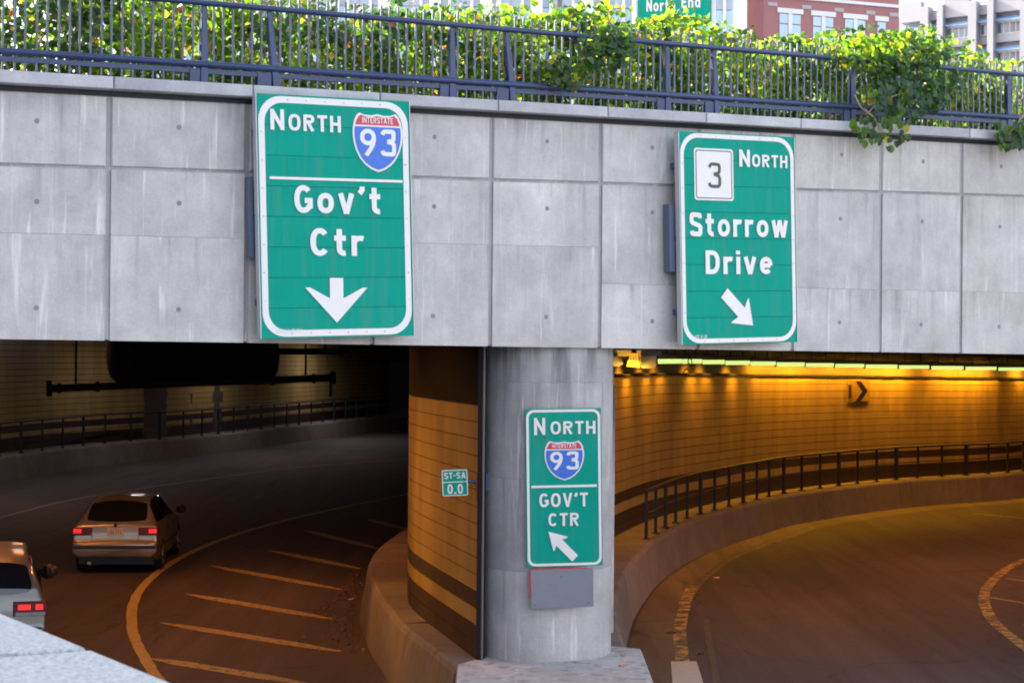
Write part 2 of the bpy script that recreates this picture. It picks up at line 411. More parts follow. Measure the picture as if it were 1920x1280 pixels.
# ------------------------------------------------------------------ lettering
def _arc(cx, cy, rx, ry, a0, a1, n=14, e=2.0):
    out = []
    for k in range(n + 1):
        a = math.radians(a0 + (a1 - a0) * k / n); c, s_ = math.cos(a), math.sin(a)
        out.append((cx + math.copysign(abs(c) ** (2 / e), c) * rx, cy + math.copysign(abs(s_) ** (2 / e), s_) * ry))
    return out
def _smooth(pts, n=6):
    P = [Vector(p) for p in pts]; P = [P[0] * 2 - P[1]] + P + [P[-1] * 2 - P[-2]]; out = []
    for i in range(1, len(P) - 2):
        a, b, c, d = P[i - 1:i + 3]
        for k in range(n):
            t = k / n; q = 0.5 * ((2 * b) + (c - a) * t + (2 * a - 5 * b + 4 * c - d) * t * t + (3 * b - a - 3 * c + d) * t ** 3); out.append((q.x, q.y))
    out.append(tuple(P[-2])); return out
def glyph(ch, t):
    """road sign letter: (advance width, [(centre line points, closed)]); cap height 1, x height .74"""
    h = t / 2; X = .74
    def o(W, H_, e=2.4): return (_arc(W / 2, H_ / 2, W / 2 - h, H_ / 2 - h, 0, 345, 23, e), True)
    if ch == 'N': W = .66; return W, [([(h, 0), (h, 1)], 0), ([(W - h, 0), (W - h, 1)], 0), ([(h, 1 - h * .9), (W - h, h * .9)], 0)]
    if ch in 'O': W = .70; return W, [o(W, 1, 2.5)]
    if ch == '0': W = .60; return W, [o(W, 1, 2.4)]
    if ch in 'RPB': W = .64; return W, [([(h, 0), (h, 1)], 0), ([(h, 1 - h)] + _arc(W - .27, .735, .27 - h, .265 - h, 90, -90, 12) + [(h, .47 + h)], 0)] + ([([(W * .45, .5), (W - h * 1.05, 0)], 0)] if ch == 'R' else [])
    if ch == 'T': W = .58; return W, [([(0, 1 - h), (W, 1 - h)], 0), ([(W / 2, 0), (W / 2, 1 - h)], 0)]
    if ch == 'H': W = .64; return W, [([(h, 0), (h, 1)], 0), ([(W - h, 0), (W - h, 1)], 0), ([(h, .5), (W - h, .5)], 0)]
    if ch == 'G': W = .68; return W, [(_arc(W / 2, .5, W / 2 - h, .5 - h, 42, 318, 22, 2.3) + [(W - h, .24), (W - h, .45), (W * .56, .45)], 0)]
    if ch == 'C': W = .66; return W, [(_arc(W / 2, .5, W / 2 - h, .5 - h, 40, 320, 22, 2.3), 0)]
    if ch == 'S': W = .62; return W, [(_smooth([(W - h * 1.1, .76), (W * .78, .93 - h * .4), (W * .5, 1 - h), (W * .2, .93 - h * .3), (h, .75), (W * .18, .59), (W * .5, .5), (W * .82, .41), (W - h, .25), (W * .8, .07 + h * .3), (W * .5, h), (W * .22, .07 + h * .4), (h * 1.0, .22)]), 0)]
    if ch == 'D': W = .66; return W, [([(h, 0), (h, 1)], 0), ([(h, 1 - h)] + _arc(W - .36, .5, .36 - h, .5 - h, 90, -90, 16, 2.3) + [(h, h)], 0)]
    if ch == 'V': W = .68; return W, [([(h * .9, 1), (W / 2, 0)], 0), ([(W - h * .9, 1), (W / 2, 0)], 0)]
    if ch == 'A': W = .70; return W, [([(h * .9, 0), (W / 2, 1)], 0), ([(W - h * .9, 0), (W / 2, 1)], 0), ([(W * .22, .3), (W * .78, .3)], 0)]
    if ch in 'EF': W = .56; return W, [([(h, 0), (h, 1)], 0), ([(h, 1 - h), (W, 1 - h)], 0), ([(h, .5), (W * .88, .5)], 0)] + ([([(h, h), (W, h)], 0)] if ch == 'E' else [])
    if ch == 'M': W = .8; return W, [([(h, 0), (h, 1)], 0), ([(W - h, 0), (W - h, 1)], 0), ([(h, 1 - h), (W / 2, .2)], 0), ([(W - h, 1 - h), (W / 2, .2)], 0)]
    if ch in 'I1': W = t; return W, [([(h, 0), (h, 1)], 0)]
    if ch == 'Z': W = .56; return W, [([(0, 1 - h), (W - h, 1 - h)], 0), ([(W - h, 1 - h), (h, h)], 0), ([(h, h), (W, h)], 0)]
    if ch == 'o': W = .62; return W, [(_arc(W / 2, X / 2, W / 2 - h, X / 2 - h, 0, 345, 23, 2.25), True)]
    if ch == 'v': W = .60; return W, [([(h * .9, X), (W / 2, 0)], 0), ([(W - h * .9, X), (W / 2, 0)], 0)]
    if ch == 'w': W = .86; return W, [([(h * .9, X), (W * .29, 0)], 0), ([(W * .29, 0), (W / 2, X)], 0), ([(W / 2, X), (W * .71, 0)], 0), ([(W * .71, 0), (W - h * .9, X)], 0)]
    if ch == 'r': W = .44; return W, [([(h, 0), (h, X)], 0), (_arc(W * .74, X - .27, W * .74 - h, .27 - h, 175, 62, 8), 0)]
    if ch == 'n': W = .58; return W, [([(h, 0), (h, X)], 0), (_arc(W / 2, X - .27, W / 2 - h, .27 - h, 180, 0, 12) + [(W - h, 0)], 0)]
    if ch == 'h': W = .58; return W, [([(h, 0), (h, 1)], 0), (_arc(W / 2, X - .27, W / 2 - h, .27 - h, 180, 0, 12) + [(W - h, 0)], 0)]
    if ch == 'd': W = .60; return W, [([(W - h, 0), (W - h, 1)], 0), (_arc(W / 2, X / 2, W / 2 - h, X / 2 - h, 0, 345, 20), True)]
    if ch == 'i': W = t; return W, [([(h, 0), (h, X)], 0), ([(h, .84), (h, 1.0)], 0)]
    if ch == 't': W = .44; return W, [([(W * .42, .97)] + [(W * .42, .25)] + _arc(W * .42 + .17, .08 + .17, .17, .25 - h, 180, 285, 7), 0), ([(0, X - h), (W * .95, X - h)], 0)]
    if ch == 'e': W = .62; return W, [([(h, X * .5), (W - h, X * .5)], 0), (_arc(W / 2, X / 2, W / 2 - h, X / 2 - h, 0, 315, 20, 2.2), 0)]
    if ch == '9': W = .60; return W, [(_arc(W / 2, .69, W / 2 - h, .31 - h, 0, 345, 20, 2.1), True), (_smooth([(W - h, .69), (W - h * 1.1, .56), (W * .74, .34), (W * .36, 0)]), 0)]
    if ch == '3': W = .60; return W, [(_smooth([(h, .80), (W * .24, .95 - h * .5), (W * .5, 1 - h), (W * .82, .93 - h * .3), (W - h * 1.2, .75), (W * .80, .60), (W * .45, .54)]), 0), (_smooth([(W * .45, .54), (W * .82, .47), (W - h, .27), (W * .82, .07 + h * .3), (W * .5, h), (W * .2, .06 + h * .5), (h * .9, .20)]), 0)]
    if ch in '5': W = .58; return W, [([(W - h, 1 - h), (h, 1 - h), (h, .58)], 0), (_smooth([(h, .58), (W * .5, .64), (W - h, .33), (W * .5, h), (h, .14)]), 0)]
    if ch in '7': W = .56; return W, [([(0, 1 - h), (W - h, 1 - h), (W * .35, 0)], 0)]
    if ch in '8': W = .60; return W, [(_arc(W / 2, .74, W / 2 - h * 1.3, .26 - h, 0, 345, 16), True), (_arc(W / 2, .27, W / 2 - h, .27 - h, 0, 345, 16), True)]
    if ch == '4': W = .6; return W, [([(W * .7, 0), (W * .7, 1), (h, .3), (W, .3)], 0)]
    if ch == '2': W = .58; return W, [(_smooth([(h, .75), (W * .5, 1 - h), (W - h, .7), (h, h)]), 0), ([(h, h), (W, h)], 0)]
    if ch == '.': return t, [([(h, 0), (h, t)], 0)]
    if ch == '-': return .3, [([(0, .5), (.3, .5)], 0)]
    if ch == "'": return t * 1.3, [([(t * .75, 1.0), (t * .75, .88), (t * .2, .74)], 0)]
    return .34, []
def text_strokes(body, t, gap=.17):
    x = 0; out = []
    for ch in body:
        W, st = glyph(ch, t)
        for pts, closed in st: out.append(([(a + x, b) for a, b in pts], closed))
        x += W + gap
    return out
def add_text(mb, body, box, y, bold=.03, mi=0):
    """box (x0, z0, x1, z1) in the sign's own plane (x right, z up)"""
    t = .13 + bold * 1.6; polys = []
    for pts, closed in text_strokes(body, t):
        P = [Vector(p) for p in pts]; n = len(P); Lf, Rt = [], []
        for i, p in enumerate(P):
            if closed: a, b = P[i - 1], P[(i + 1) % n]
            else: a, b = P[max(0, i - 1)], P[min(n - 1, i + 1)]
            d0 = (p - a).normalized() if (p - a).length > 1e-6 else (b - p).normalized()
            d1 = (b - p).normalized() if (b - p).length > 1e-6 else d0
            d = (d0 + d1).normalized(); nn = Vector((-d.y, d.x)); m = 1 / max(.5, nn.dot(Vector((-d0.y, d0.x))))
            Lf.append(p + nn * t / 2 * m); Rt.append(p - nn * t / 2 * m)
        polys.append((Lf, Rt, closed))
    allp = [q for L_, R_, c in polys for q in L_ + R_]
    ax0 = min(q.x for q in allp); ax1 = max(q.x for q in allp)
    ay0, ay1 = max(min(q.y for q in allp), -.03), min(max(q.y for q in allp), 1.03)
    x0, z0, x1, z1 = box
    f = lambda q: (x0 + (q.x - ax0) / (ax1 - ax0) * (x1 - x0), z0 + (min(max(q.y, ay0), ay1) - ay0) / (ay1 - ay0) * (z1 - z0))
    for i, (L_, R_, c) in enumerate(polys):
        n = len(L_); yy = y - (i % 5) * .0004
        mb.add([(f(q)[0], yy, f(q)[1]) for q in L_ + R_], [(k, (k + 1) % n, n + (k + 1) % n, n + k) for k in range(n if c else n - 1)], mi)
def rrect(x0, z0, x1, z1, r, n=7):
    out = []
    for cx, cz, a0 in ((x1 - r, z1 - r, 0), (x0 + r, z1 - r, 90), (x0 + r, z0 + r, 180), (x1 - r, z0 + r, 270)):
        for k in range(n + 1):
            a = math.radians(a0 + 90 * k / n); out.append((cx + r * math.cos(a), cz + r * math.sin(a)))
    return out
def flat(mb, poly, y, mi=0): mb.add([(a, y, b) for a, b in poly], [tuple(range(len(poly)))], mi)
def raised(mb, poly, y, th, mi=0):
    n = len(poly); mb.add([(a, y, b) for a, b in poly] + [(a, y + th, b) for a, b in poly],
        [tuple(range(n))] + [(i, (i + 1) % n, n + (i + 1) % n, n + i) for i in range(n)], mi)
def ring(mb, outer, inner, y, mi=0):
    n = len(outer); mb.add([(a, y, b) for a, b in outer] + [(a, y, b) for a, b in inner],
        [(i, (i + 1) % n, n + (i + 1) % n, n + i) for i in range(n)], mi)
class Sign:
    """board whose face plane comes from four photo corners on a wall plane; local x right, z up, y into the wall"""
    def __init__(s, wall, d, corners, name, label, cat='sign', group=None):
        P = [wall.W(*wall.sz(px, py, d), d) for px, py in corners]      # tl, tr, br, bl
        s.wall, s.d = wall, d
        c = sum(P, Vector()) / 4
        xa = ((P[1] - P[0]) + (P[2] - P[3])).normalized(); za = ((P[0] - P[3]) + (P[1] - P[2])).normalized()
        ya = -wall.N; xa = (xa - ya * xa.dot(ya)).normalized(); za = ya.cross(xa) * -1
        if za.z < 0: za = -za
        s.R = Matrix((xa, ya, za)).transposed(); s.c = c
        s.w = ((P[1] - P[0]).length + (P[2] - P[3]).length) / 2; s.h = ((P[0] - P[3]).length + (P[1] - P[2]).length) / 2
        s.root = empty(name, label=label, cat=cat, group=group, mat=Matrix.Translation(c) @ s.R.to_4x4())
    def uv(s, px, py):
        v = ray(px, py); n = s.R @ Vector((0, 1, 0)); o = Vector((0, 0, H))
        t = (s.c - o).dot(n) / v.dot(n); p = s.R.inverted() @ (o + v * t - s.c)
        return p.x, p.z
    def box(s, x0, y0, x1, y1, slope=0):
        a = s.uv(x0, y1); b = s.uv(x1, y0); return (a[0], a[1], b[0], b[1])
    def part(s, name, mb, mats): return link(name, mb.mesh(name, mats), s.root)
def text_part(sign, body, pbox, mat='white', bold=.03, y=-.012, name='lettering', split=None):
    mb = MB(); add_text(mb, body, pbox, y, bold); return sign.part(name, mb, M[mat])
def shield(sign, ctr_box, small=False):
    x0, z0, x1, z1 = ctr_box; W_, H_ = x1 - x0, z1 - z0
    half = [(0, .985), (.12, .96), (.26, .965), (.36, 1.0), (.42, .955), (.47, .86), (.497, .74), (.5, .62), (.485, .5), (.44, .36), (.36, .22), (.26, .12), (.14, .045), (0, 0)]
    pts = half + [(-a, b) for a, b in half[-2:0:-1]]
    full = [((.5 + a) * W_ + x0, b * H_ + z0) for a, b in pts]
    cx, cz = x0 + W_ / 2, z0 + H_ / 2
    def shrink(k): return [((.5 + a * (1 - k)) * W_ + x0, (.5 + (b - .5) * (1 - k)) * H_ + z0) for a, b in pts]
    mb = MB(); raised(mb, full, -.010, .008); sh = sign.part('route_shield', mb, M['white'])
    inn = shrink(.07); zc = z0 + H_ * .795; zl = z0 + H_ * .765
    def clip(poly, z, above):
        out = []
        for i in range(len(poly)):
            a, b = poly[i], poly[(i + 1) % len(poly)]
            ia = (a[1] >= z) == above; ib = (b[1] >= z) == above
            if ia: out.append(a)
            if ia != ib:
                t = (z - a[1]) / (b[1] - a[1]); out.append((a[0] + (b[0] - a[0]) * t, z))
        return out
    mb = MB(); flat(mb, clip(inn, zl, False), -.013); o = link('blue_field', mb.mesh('f', M['sblue']), sh)
    mb = MB(); flat(mb, clip(inn, zc, True), -.013); o = link('red_field', mb.mesh('f', M['sred']), sh)
    mb = MB(); add_text(mb, '93', (x0 + W_ * .14, z0 + H_ * .26, x0 + W_ * .86, z0 + H_ * .73), -.016, .018); link('lettering', mb.mesh('t', M['white']), sh)
    mb = MB(); add_text(mb, 'INTERSTATE', (x0 + W_ * .19, z0 + H_ * .822, x0 + W_ * .81, z0 + H_ * .925), -.016, .01); link('lettering', mb.mesh('t', M['white']), sh)
def arrow(sign, tip, tail, hw, sw, hl, barb=0.0):
    """tip and tail in sign coordinates; head width, shaft width, head length"""
    t = Vector(tip); q = Vector(tail); d = (t - q).normalized(); n = Vector((-d.y, d.x))
    b = t - d * hl
    pts = [t, b + n * hw / 2 - d * barb, b + n * hw * .42 - d * (barb + .0), b + n * sw / 2 + d * hl * .12, q + n * sw / 2, q - n * sw / 2, b - n * sw / 2 + d * hl * .12, b - n * hw * .42 - d * barb, b - n * hw / 2 - d * barb]
    mb = MB(); L = [tuple(p) for p in pts]
    mb.add([(a, -.012, c) for a, c in L], [(0, 1, 3), (1, 2, 3), (0, 3, 6), (0, 6, 8), (6, 7, 8), (3, 4, 5, 6)])
    return sign.part('arrow', mb, M['white'])

# ================================================================== LARGE STRUCTURE
F = Wall(19.93, 0.6)
def fitline(pts, d=0.0):
    q = [F.sz(x, y, d) for x, y in pts]; s = np.array([a for a, b in q]); z = np.array([b for a, b in q])
    A = np.polyfit(s, z, 1); return lambda t: float(A[0] * t + A[1])
z_cop = fitline([(0, 137), (200, 143), (457, 158), (918, 187), (1123, 199), (1487, 223), (1803, 243)], .09)
z_mid = fitline([(203, 318), (463, 322), (1128, 342), (1500, 355), (1805, 367)])
z_bot = fitline([(0, 638), (203, 638), (780, 645), (1130, 652), (1803, 663)])
S0, S1 = -16.5, 17.5
joints_px = [203, 463, 700, 921, 1126, 1310, 1487, 1652, 1803]
joints = [F.sz(x, 400)[0] for x in joints_px]
while joints[0] > S0 + 1: joints.insert(0, joints[0] - 1.75)
while joints[-1] < S1 - 1: joints.append(joints[-1] + 1.72)
joints = [S0] + joints + [S1]
COP = .125
fascia = empty('bridge_fascia', F.W(0, 4.55, 0), 'grey concrete bridge fascia of large cast panels above the two tunnel mouths', 'bridge wall')
mb = MB()
def fz(s, z, d): return F.W(s, z, d)
def fbox(mb, s0, s1, zf0, zf1, d0, d1, ch=0, mi=0):
    """box on the fascia frame; d1 is the front; zf: functions of s (or numbers)"""
    g = lambda f, s: f(s) if callable(f) else f
    p = [fz(s0, g(zf0, s0), d1), fz(s1, g(zf0, s1), d1), fz(s1, g(zf1, s1), d1), fz(s0, g(zf1, s0), d1)]
    q = [fz(s0, g(zf0, s0), d0), fz(s1, g(zf0, s1), d0), fz(s1, g(zf1, s1), d0), fz(s0, g(zf1, s0), d0)]
    return mb.hexa(p + q, mi, ch)
fbox(mb, S0, S1, lambda s: z_bot(s) + .012, lambda s: z_cop(s) - COP - .004, -1.75, -.024)
mb.build('beam', M['conc_back'], fascia)
for i in range(len(joints) - 1):
    a, b = joints[i] + .028, joints[i + 1] - .028
    mb = MB(); fbox(mb, a, b, lambda s: z_mid(s) + .016, lambda s: z_cop(s) - COP - .060, -.07, 0, .012); mb.build('concrete_panel', M['conc'], fascia)
    k = .39 if joints[i] < F.sz(1100, 400)[0] else .61
    zk = lambda s: z_mid(s) * (1 - k) + z_bot(s) * k
    mb = MB(); fbox(mb, a, b, lambda s: zk(s) + .0015, lambda s: z_mid(s) - .016, -.07, 0, .0015); mb.build('concrete_panel', M['conc'], fascia)
    mb = MB(); fbox(mb, a, b, z_bot, lambda s: zk(s) - .0005, -.07, 0, .0015); mb.build('concrete_panel', M['conc'], fascia)
    mb = MB(); fbox(mb, joints[i] + .002, joints[i + 1] - .002, lambda s: z_cop(s) - COP - .058, lambda s: z_cop(s) - COP - .002, -.04, -.012); mb.build('coping_shade_strip', M['cop_shade'], fascia)  # dark strip standing in for the shadow under the coping overhang
    mb = MB(); fbox(mb, joints[i] + .006, joints[i + 1] - .006, lambda s: z_cop(s) - COP, z_cop, -.55, .15, .008); mb.build('coping_stone', M['granite_cop'], fascia)
ties = [(69, 227), (69, 378), (68, 577), (336, 239), (336, 381), (335, 580), (815, 257), (814, 387), (812, 592), (1026, 265), (1026, 391), (1024, 594),
        (1223, 277), (1223, 398), (1223, 602), (1578, 290), (1576, 410), (1574, 604), (1731, 303), (1729, 415), (1727, 608), (1877, 312), (1875, 425), (1873, 612)]
for px, py in ties:
    s, z = F.sz(px, py)
    mb = MB(); mb.tube([fz(s, z, -.02), fz(s, z, .004)], .027, 10); mb.build('tie_plug', M['tie'], fascia)

# ground sheets
def sheet(name, poly, z, mat, th=None, cat=None):
    mb = MB()
    if th: mb.prism(poly, z - th, z)
    else: mb.add([(x, y, z) for x, y in poly], [tuple(range(len(poly)))])
    return struct(name, mb, mat)
sheet('ground', [(-400, -300), (400, -300), (400, 700), (-400, 700)], -.30, M['asphalt'])
sheet('bounce_sheet', [(-24, -25), (30, -25), (30, 8), (4, 16), (-24, 6)], .006, M['granite_cop'])  # unseen pale sheet added to bounce light up onto the fascia
sheet('road', [(-24, -25), (30, -25), (60, 40), (60, 130), (-24, 130)], 0, M['asphalt'], .25)

# deck above both tunnels, carrying the street
def F2(s, d): p = F.W(s, 0, d); return (p.x, p.y)
mb = MB(); mb.prism([F2(S0 - 4, -1.2), F2(S1 + 6, -1.2), (70, 60), (70, 140), (-45, 140), (-45, 20)], 5.22, 6.72)
struct('street_deck', mb, M['conc_dark'])
sheet('street', [F2(S0 - 4, -.6), F2(S1 + 6, -.6), (300, 120), (400, 600), (-400, 600), (-300, 20)], 6.9, M['street'], .15)

# ------------------------------------------------------------------ tunnel curves (all near -> far)
def p2(v): return (v.x, v.y)
Z = .82
pierL_edge = Curve([(-.62, 20.05)] + [p2(PZ(x, y, Z)) for x, y in ((790, 1197), (760, 1175), (735, 1145), (715, 1120), (700, 1090), (692, 1060), (707, 1030), (735, 1007), (766, 987))]
                   + [(-1.6, 40), (-.4, 45), (1.6, 51), (5.2, 58), (10.4, 65)])
pierL = Curve([p2(PZ(893, 1236, Z)), p2(PZ(800, 1165, Z)), p2(PZ(767.5, 1132, Z)), (-1.61, 27), (-1.71, 29), (-1.80, 31.5), (-1.78, 34), (-1.5, 37), (-.9, 40.5), (.4, 45), (2.4, 51), (6, 58), (11, 65)])
right_edge = Curve([(1.45, 20.6)] + [p2(PZ(x, y, Z)) for x, y in ((1160, 1175), (1154, 1132), (1159, 1103), (1172, 1070), (1195, 1040), (1224.6, 1012), (1280, 981), (1333, 962), (1418, 940), (1500, 922), (1697, 899), (1920, 884))]
                   + [(23, 63.5), (33, 68)])
rightW = Curve([p2(right_edge.off(right_edge.len * k / 24, -(.84 - .34 * min(1, max(0, (k / 24 - .3) / .3))))) for k in range(25)])
left_edge = Curve([(-20.5, 38), (-18.4, 48)] + [p2(PZ(x, y, Z)) for x, y in ((0, 856), (203, 831), (366, 819), (560, 797), (700, 782))] + [(0, 125)])
leftW = Curve([p2(left_edge.off(left_edge.len * k / 16, -1.0)) for k in range(17)])

def barrier(name, label, edge, wall, sgn, l1, seg, group=None, scale=1.0):
    root = empty(name, (edge.at(0).x, edge.at(0).y, 0), label, 'concrete barrier', group)
    n = max(1, int(l1 / seg)); L = l1 / n
    for i in range(n):
        a, b = i * L + (.006 if i else 0), (i + 1) * L - .006
        m = 8; vv = []
        for k in range(m + 1):
            l = a + (b - a) * k / m
            wl = wall.len * l / edge.len
            # nearest point of the wall curve
            best = min((wall.len * q / 240 for q in range(241)), key=lambda t: (wall.at(t) - edge.at(l)).length) if m else wl
            wp = wall.off(best, -sgn * .06)
            prof = [(-.035, Z), (0, Z - .02), (.03, Z - .08), (.07, .5), (.12, .2), (.16, -.04)]
            vv.append((wp.x, wp.y, -.04)); vv.append((wp.x, wp.y, Z))
            for o, z in prof:
                q = edge.off(l, sgn * o); vv.append((q.x, q.y, z))
        R = 8; mb = MB(); fs = []
        for k in range(m):
            for j in range(R):
                j2 = (j + 1) % R
                fs.append((k * R + j, k * R + j2, (k + 1) * R + j2, (k + 1) * R + j))
        fs.append(tuple(range(R))); fs.append(tuple(m * R + j for j in range(R - 1, -1, -1)))
        mb.add(vv, fs); mb.build('barrier_section', M['conc_road'], root)
    return root
barrier('concrete_barrier', 'curved concrete barrier ledge wrapping the orange tiled pier wall', pierL_edge, pierL, -1, 46, 3.2)
barrier('concrete_barrier', 'curved concrete barrier along the yellow lit tiled wall at right', right_edge, rightW, 1, right_edge.len, 4.0)
barrier('concrete_barrier', 'dark concrete barrier far inside the left tunnel', left_edge, leftW, 1, left_edge.len, 7.0)

def tiled_wall(name, label, curve, sgn, l1, lens, zb, zt, courses, brown, ztop_extra, backz, cat='tiled wall', top_mat=None, nsub=2, gap=.014):
    """courses of glazed panels in front of a dark grout backing; zt may depend on l"""
    root = empty(name, (curve.at(0).x, curve.at(0).y, 0), label, cat)
    mb = MB(); n = int(l1 / .8); curve.band(mb, 0, l1, -.04, backz, -sgn * .06, -sgn * .012, n)
    mb.build('backing', M['grout'], root)
    zf = zt if callable(zt) else (lambda l: zt)
    l = 0; i = 0
    while l < l1 - .05:
        L = lens(i); e = min(l1, l + L)
        for k in range(courses):
            mb = MB(); za = lambda q, k=k: zb + (zf(q) - zb) * k / courses + gap / 2; zc = lambda q, k=k: zb + (zf(q) - zb) * (k + 1) / courses - gap / 2
            vv = []; uv = []; jit = random.uniform(-.0015, .0015)
            for t in range(nsub + 1):
                q = l + .002 + (e - l - .004) * t / nsub
                for o in (sgn * (.004 + jit), -sgn * .03):
                    pt = curve.off(q, o)
                    for z in (za(q), zc(q)): vv.append((pt.x, pt.y, z)); uv.append((q, z))
            fs = []
            for t in range(nsub):
                a, b = t * 4, t * 4 + 4
                fs += [(a, b, b + 1, a + 1), (a + 2, a + 3, b + 3, b + 2), (a + 1, b + 1, b + 3, a + 3), (a, a + 2, b + 2, b)]
            fs += [(0, 1, 3, 2), (nsub * 4, nsub * 4 + 2, nsub * 4 + 3, nsub * 4 + 1)]
            mb.add(vv, fs, 0, uv)
            mb.build('tile_panel', M['tile_brown'] if k in brown else M['tile'], root)
        l = e; i += 1
    return root
# pier wall
pw = tiled_wall('pier_wall', 'curved tiled pier wall left of the round concrete column', pierL, -1, 42,
                lambda i: 1.15 if i < 9 else 4.0, Z, 3.87, 15, (0, 1, 3), 0, 5.3)
for i in range(12):
    mb = MB(); a, b = i * 1.15, (i + 1) * 1.15 - .004
    if i == 11: b = 42
    pierL.band(mb, a, b, 3.877, 5.2, .03, -.004, 4 if i < 11 else 30); mb.build('brown_panel', M['pier_shade'], pw)
# right wall
def r_top(l): return 4.03 - .27 * max(0, l - 18) / 24
rw = tiled_wall('tunnel_wall', 'concave tiled tunnel wall glowing yellow under the strip lights', rightW, 1, rightW.len,
                lambda i: 3.05, Z, r_top, 15, (0, 1, 3), 0, 3.7, nsub=4, gap=.016)
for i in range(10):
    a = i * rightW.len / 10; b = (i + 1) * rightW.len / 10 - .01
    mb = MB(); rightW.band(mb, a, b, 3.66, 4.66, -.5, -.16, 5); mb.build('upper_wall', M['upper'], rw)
mb = MB()
vv = []; n = 60
for k in range(n + 1):
    l = rightW.len * k / n
    for o in (.045, -.2):
        q = rightW.off(l, o)
        for z in (r_top(l) + .004, r_top(l) + .06): vv.append((q.x, q.y, z + random.uniform(-.006, .006)))
fs = []
for t in range(n):
    a, b = t * 4, t * 4 + 4; fs += [(a, b, b + 1, a + 1), (a + 2, a + 3, b + 3, b + 2), (a + 1, b + 1, b + 3, a + 3), (a, a + 2, b + 2, b)]
mb.add(vv, fs); mb.build('cap_ledge', M['dark_steel'], rw)
# left far wall
tiled_wall('tunnel_wall', 'dim tiled wall at the far side of the left tunnel', leftW, 1, leftW.len, lambda i: 6.0, Z, 5.12, 19, (0, 1, 3), 0, 5.3, gap=.022)

# pier core, trim, plinth
mb = MB(); c0 = pierL.at(0)
mb.prism([(c0.x + .13, c0.y + .55), (1.0, 21.7), (.9, 22.4), (.95, 25), (1.05, 28.4), (1.6, 31), (.6, 34), (-1.2, 34), (-1.45, 31), (-1.3, 27), (-.9, 24)], -.04, 5.2)
mb.build('pier_core', M['conc_col'], pw)
mb = MB(); q = [(c0.x - .004, c0.y - .02), (c0.x + .05, c0.y - .05), (c0.x + .10, c0.y + .05), (c0.x + .04, c0.y + .10)]
mb.prism(q, Z + .002, 4.62); mb.build('corner_trim', M['tile_brown'], pw)
mb = MB(); mb.tube([(c0.x + .068, c0.y - .06, Z), (c0.x + .068, c0.y - .06, 4.6)], .014, 8); mb.build('conduit', M['house'], pw)
# plinth nose in front of the column
P1 = PZ(857, 1246, Z); P2 = PZ(1202, 1216, Z)
mb = MB(); poly = [(P1.x, P1.y), (P1.x + .02, P1.y - 1.5), (P1.x + .25, P1.y - 1.9), (1.5, 18.0), (1.62, 18.6), (P2.x, P2.y), (1.2, 21.6), (.3, 21.8)]
b_ = [(x, y) for x, y in poly]; n = len(b_)
vv = [(x, y, -.04) for x, y in b_] + [(x, y, Z - .02) for x, y in b_] + [((x - .4) * .985 + .4, (y - 20) * .985 + 20, Z + .006) for x, y in b_]
mb.add(vv, [(i, (i + 1) % n, n + (i + 1) % n, n + i) for i in range(n)] + [(n + i, n + (i + 1) % n, 2 * n + (i + 1) % n, 2 * n + i) for i in range(n)] + [tuple(range(2 * n, 3 * n))])
o = mb.build('column_plinth', M['conc_col']); tag(o, 'wedge shaped concrete plinth under the round column', 'plinth')

# column
sc_, _ = F.sz(1024, 700, -.80); cc = F.W(sc_, 0, -.80)
def colring(z, k=1.0, n=64):
    out = []
    for i in range(n):
        a = 2 * math.pi * i / n; ca, sa = math.cos(a), math.sin(a)
        e = 2 / 2.35
        u = math.copysign(abs(ca) ** e, ca) * .815 * k; v = math.copysign(abs(sa) ** e, sa) * .735 * k
        p = cc + F.T * u + F.N * v; out.append((p.x, p.y, z))
    return out
colm = empty('concrete_column', (cc.x, cc.y, Z), 'thick round concrete column carrying the bridge fascia between the tunnels', 'column')
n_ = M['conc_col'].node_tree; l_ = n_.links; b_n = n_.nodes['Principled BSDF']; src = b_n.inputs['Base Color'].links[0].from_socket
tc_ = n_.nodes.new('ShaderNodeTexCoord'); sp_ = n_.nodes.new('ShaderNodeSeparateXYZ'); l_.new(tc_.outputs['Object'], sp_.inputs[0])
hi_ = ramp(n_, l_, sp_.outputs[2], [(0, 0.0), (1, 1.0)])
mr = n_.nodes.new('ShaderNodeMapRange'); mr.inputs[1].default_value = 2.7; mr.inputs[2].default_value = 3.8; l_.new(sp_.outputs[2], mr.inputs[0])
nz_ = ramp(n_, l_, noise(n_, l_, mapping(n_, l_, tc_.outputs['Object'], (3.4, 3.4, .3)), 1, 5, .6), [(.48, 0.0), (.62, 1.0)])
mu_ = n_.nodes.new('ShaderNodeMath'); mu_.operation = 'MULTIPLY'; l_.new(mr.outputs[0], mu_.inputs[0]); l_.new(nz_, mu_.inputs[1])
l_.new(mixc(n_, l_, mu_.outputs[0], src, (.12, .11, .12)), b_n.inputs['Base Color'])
lv = [Z - .02, 1.9, 3.0, 4.15, 4.60]
for i in range(4):
    mb = MB(); a = colring(lv[i] + .0004, .9985); b = colring(lv[i] + .005); c = colring(lv[i + 1] - .005); d = colring(lv[i + 1] - .0004, .9985); n = 64
    fs = []
    for r_ in range(3): fs += [(r_ * n + k, r_ * n + (k + 1) % n, (r_ + 1) * n + (k + 1) % n, (r_ + 1) * n + k) for k in range(n)]
    fs += [tuple(range(n)), tuple(range(3 * n, 4 * n))]
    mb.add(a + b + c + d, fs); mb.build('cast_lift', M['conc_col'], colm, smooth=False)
for o in colm.children: o.data.polygons.foreach_set('use_smooth', [len(p.vertices) == 4 for p in o.data.polygons])
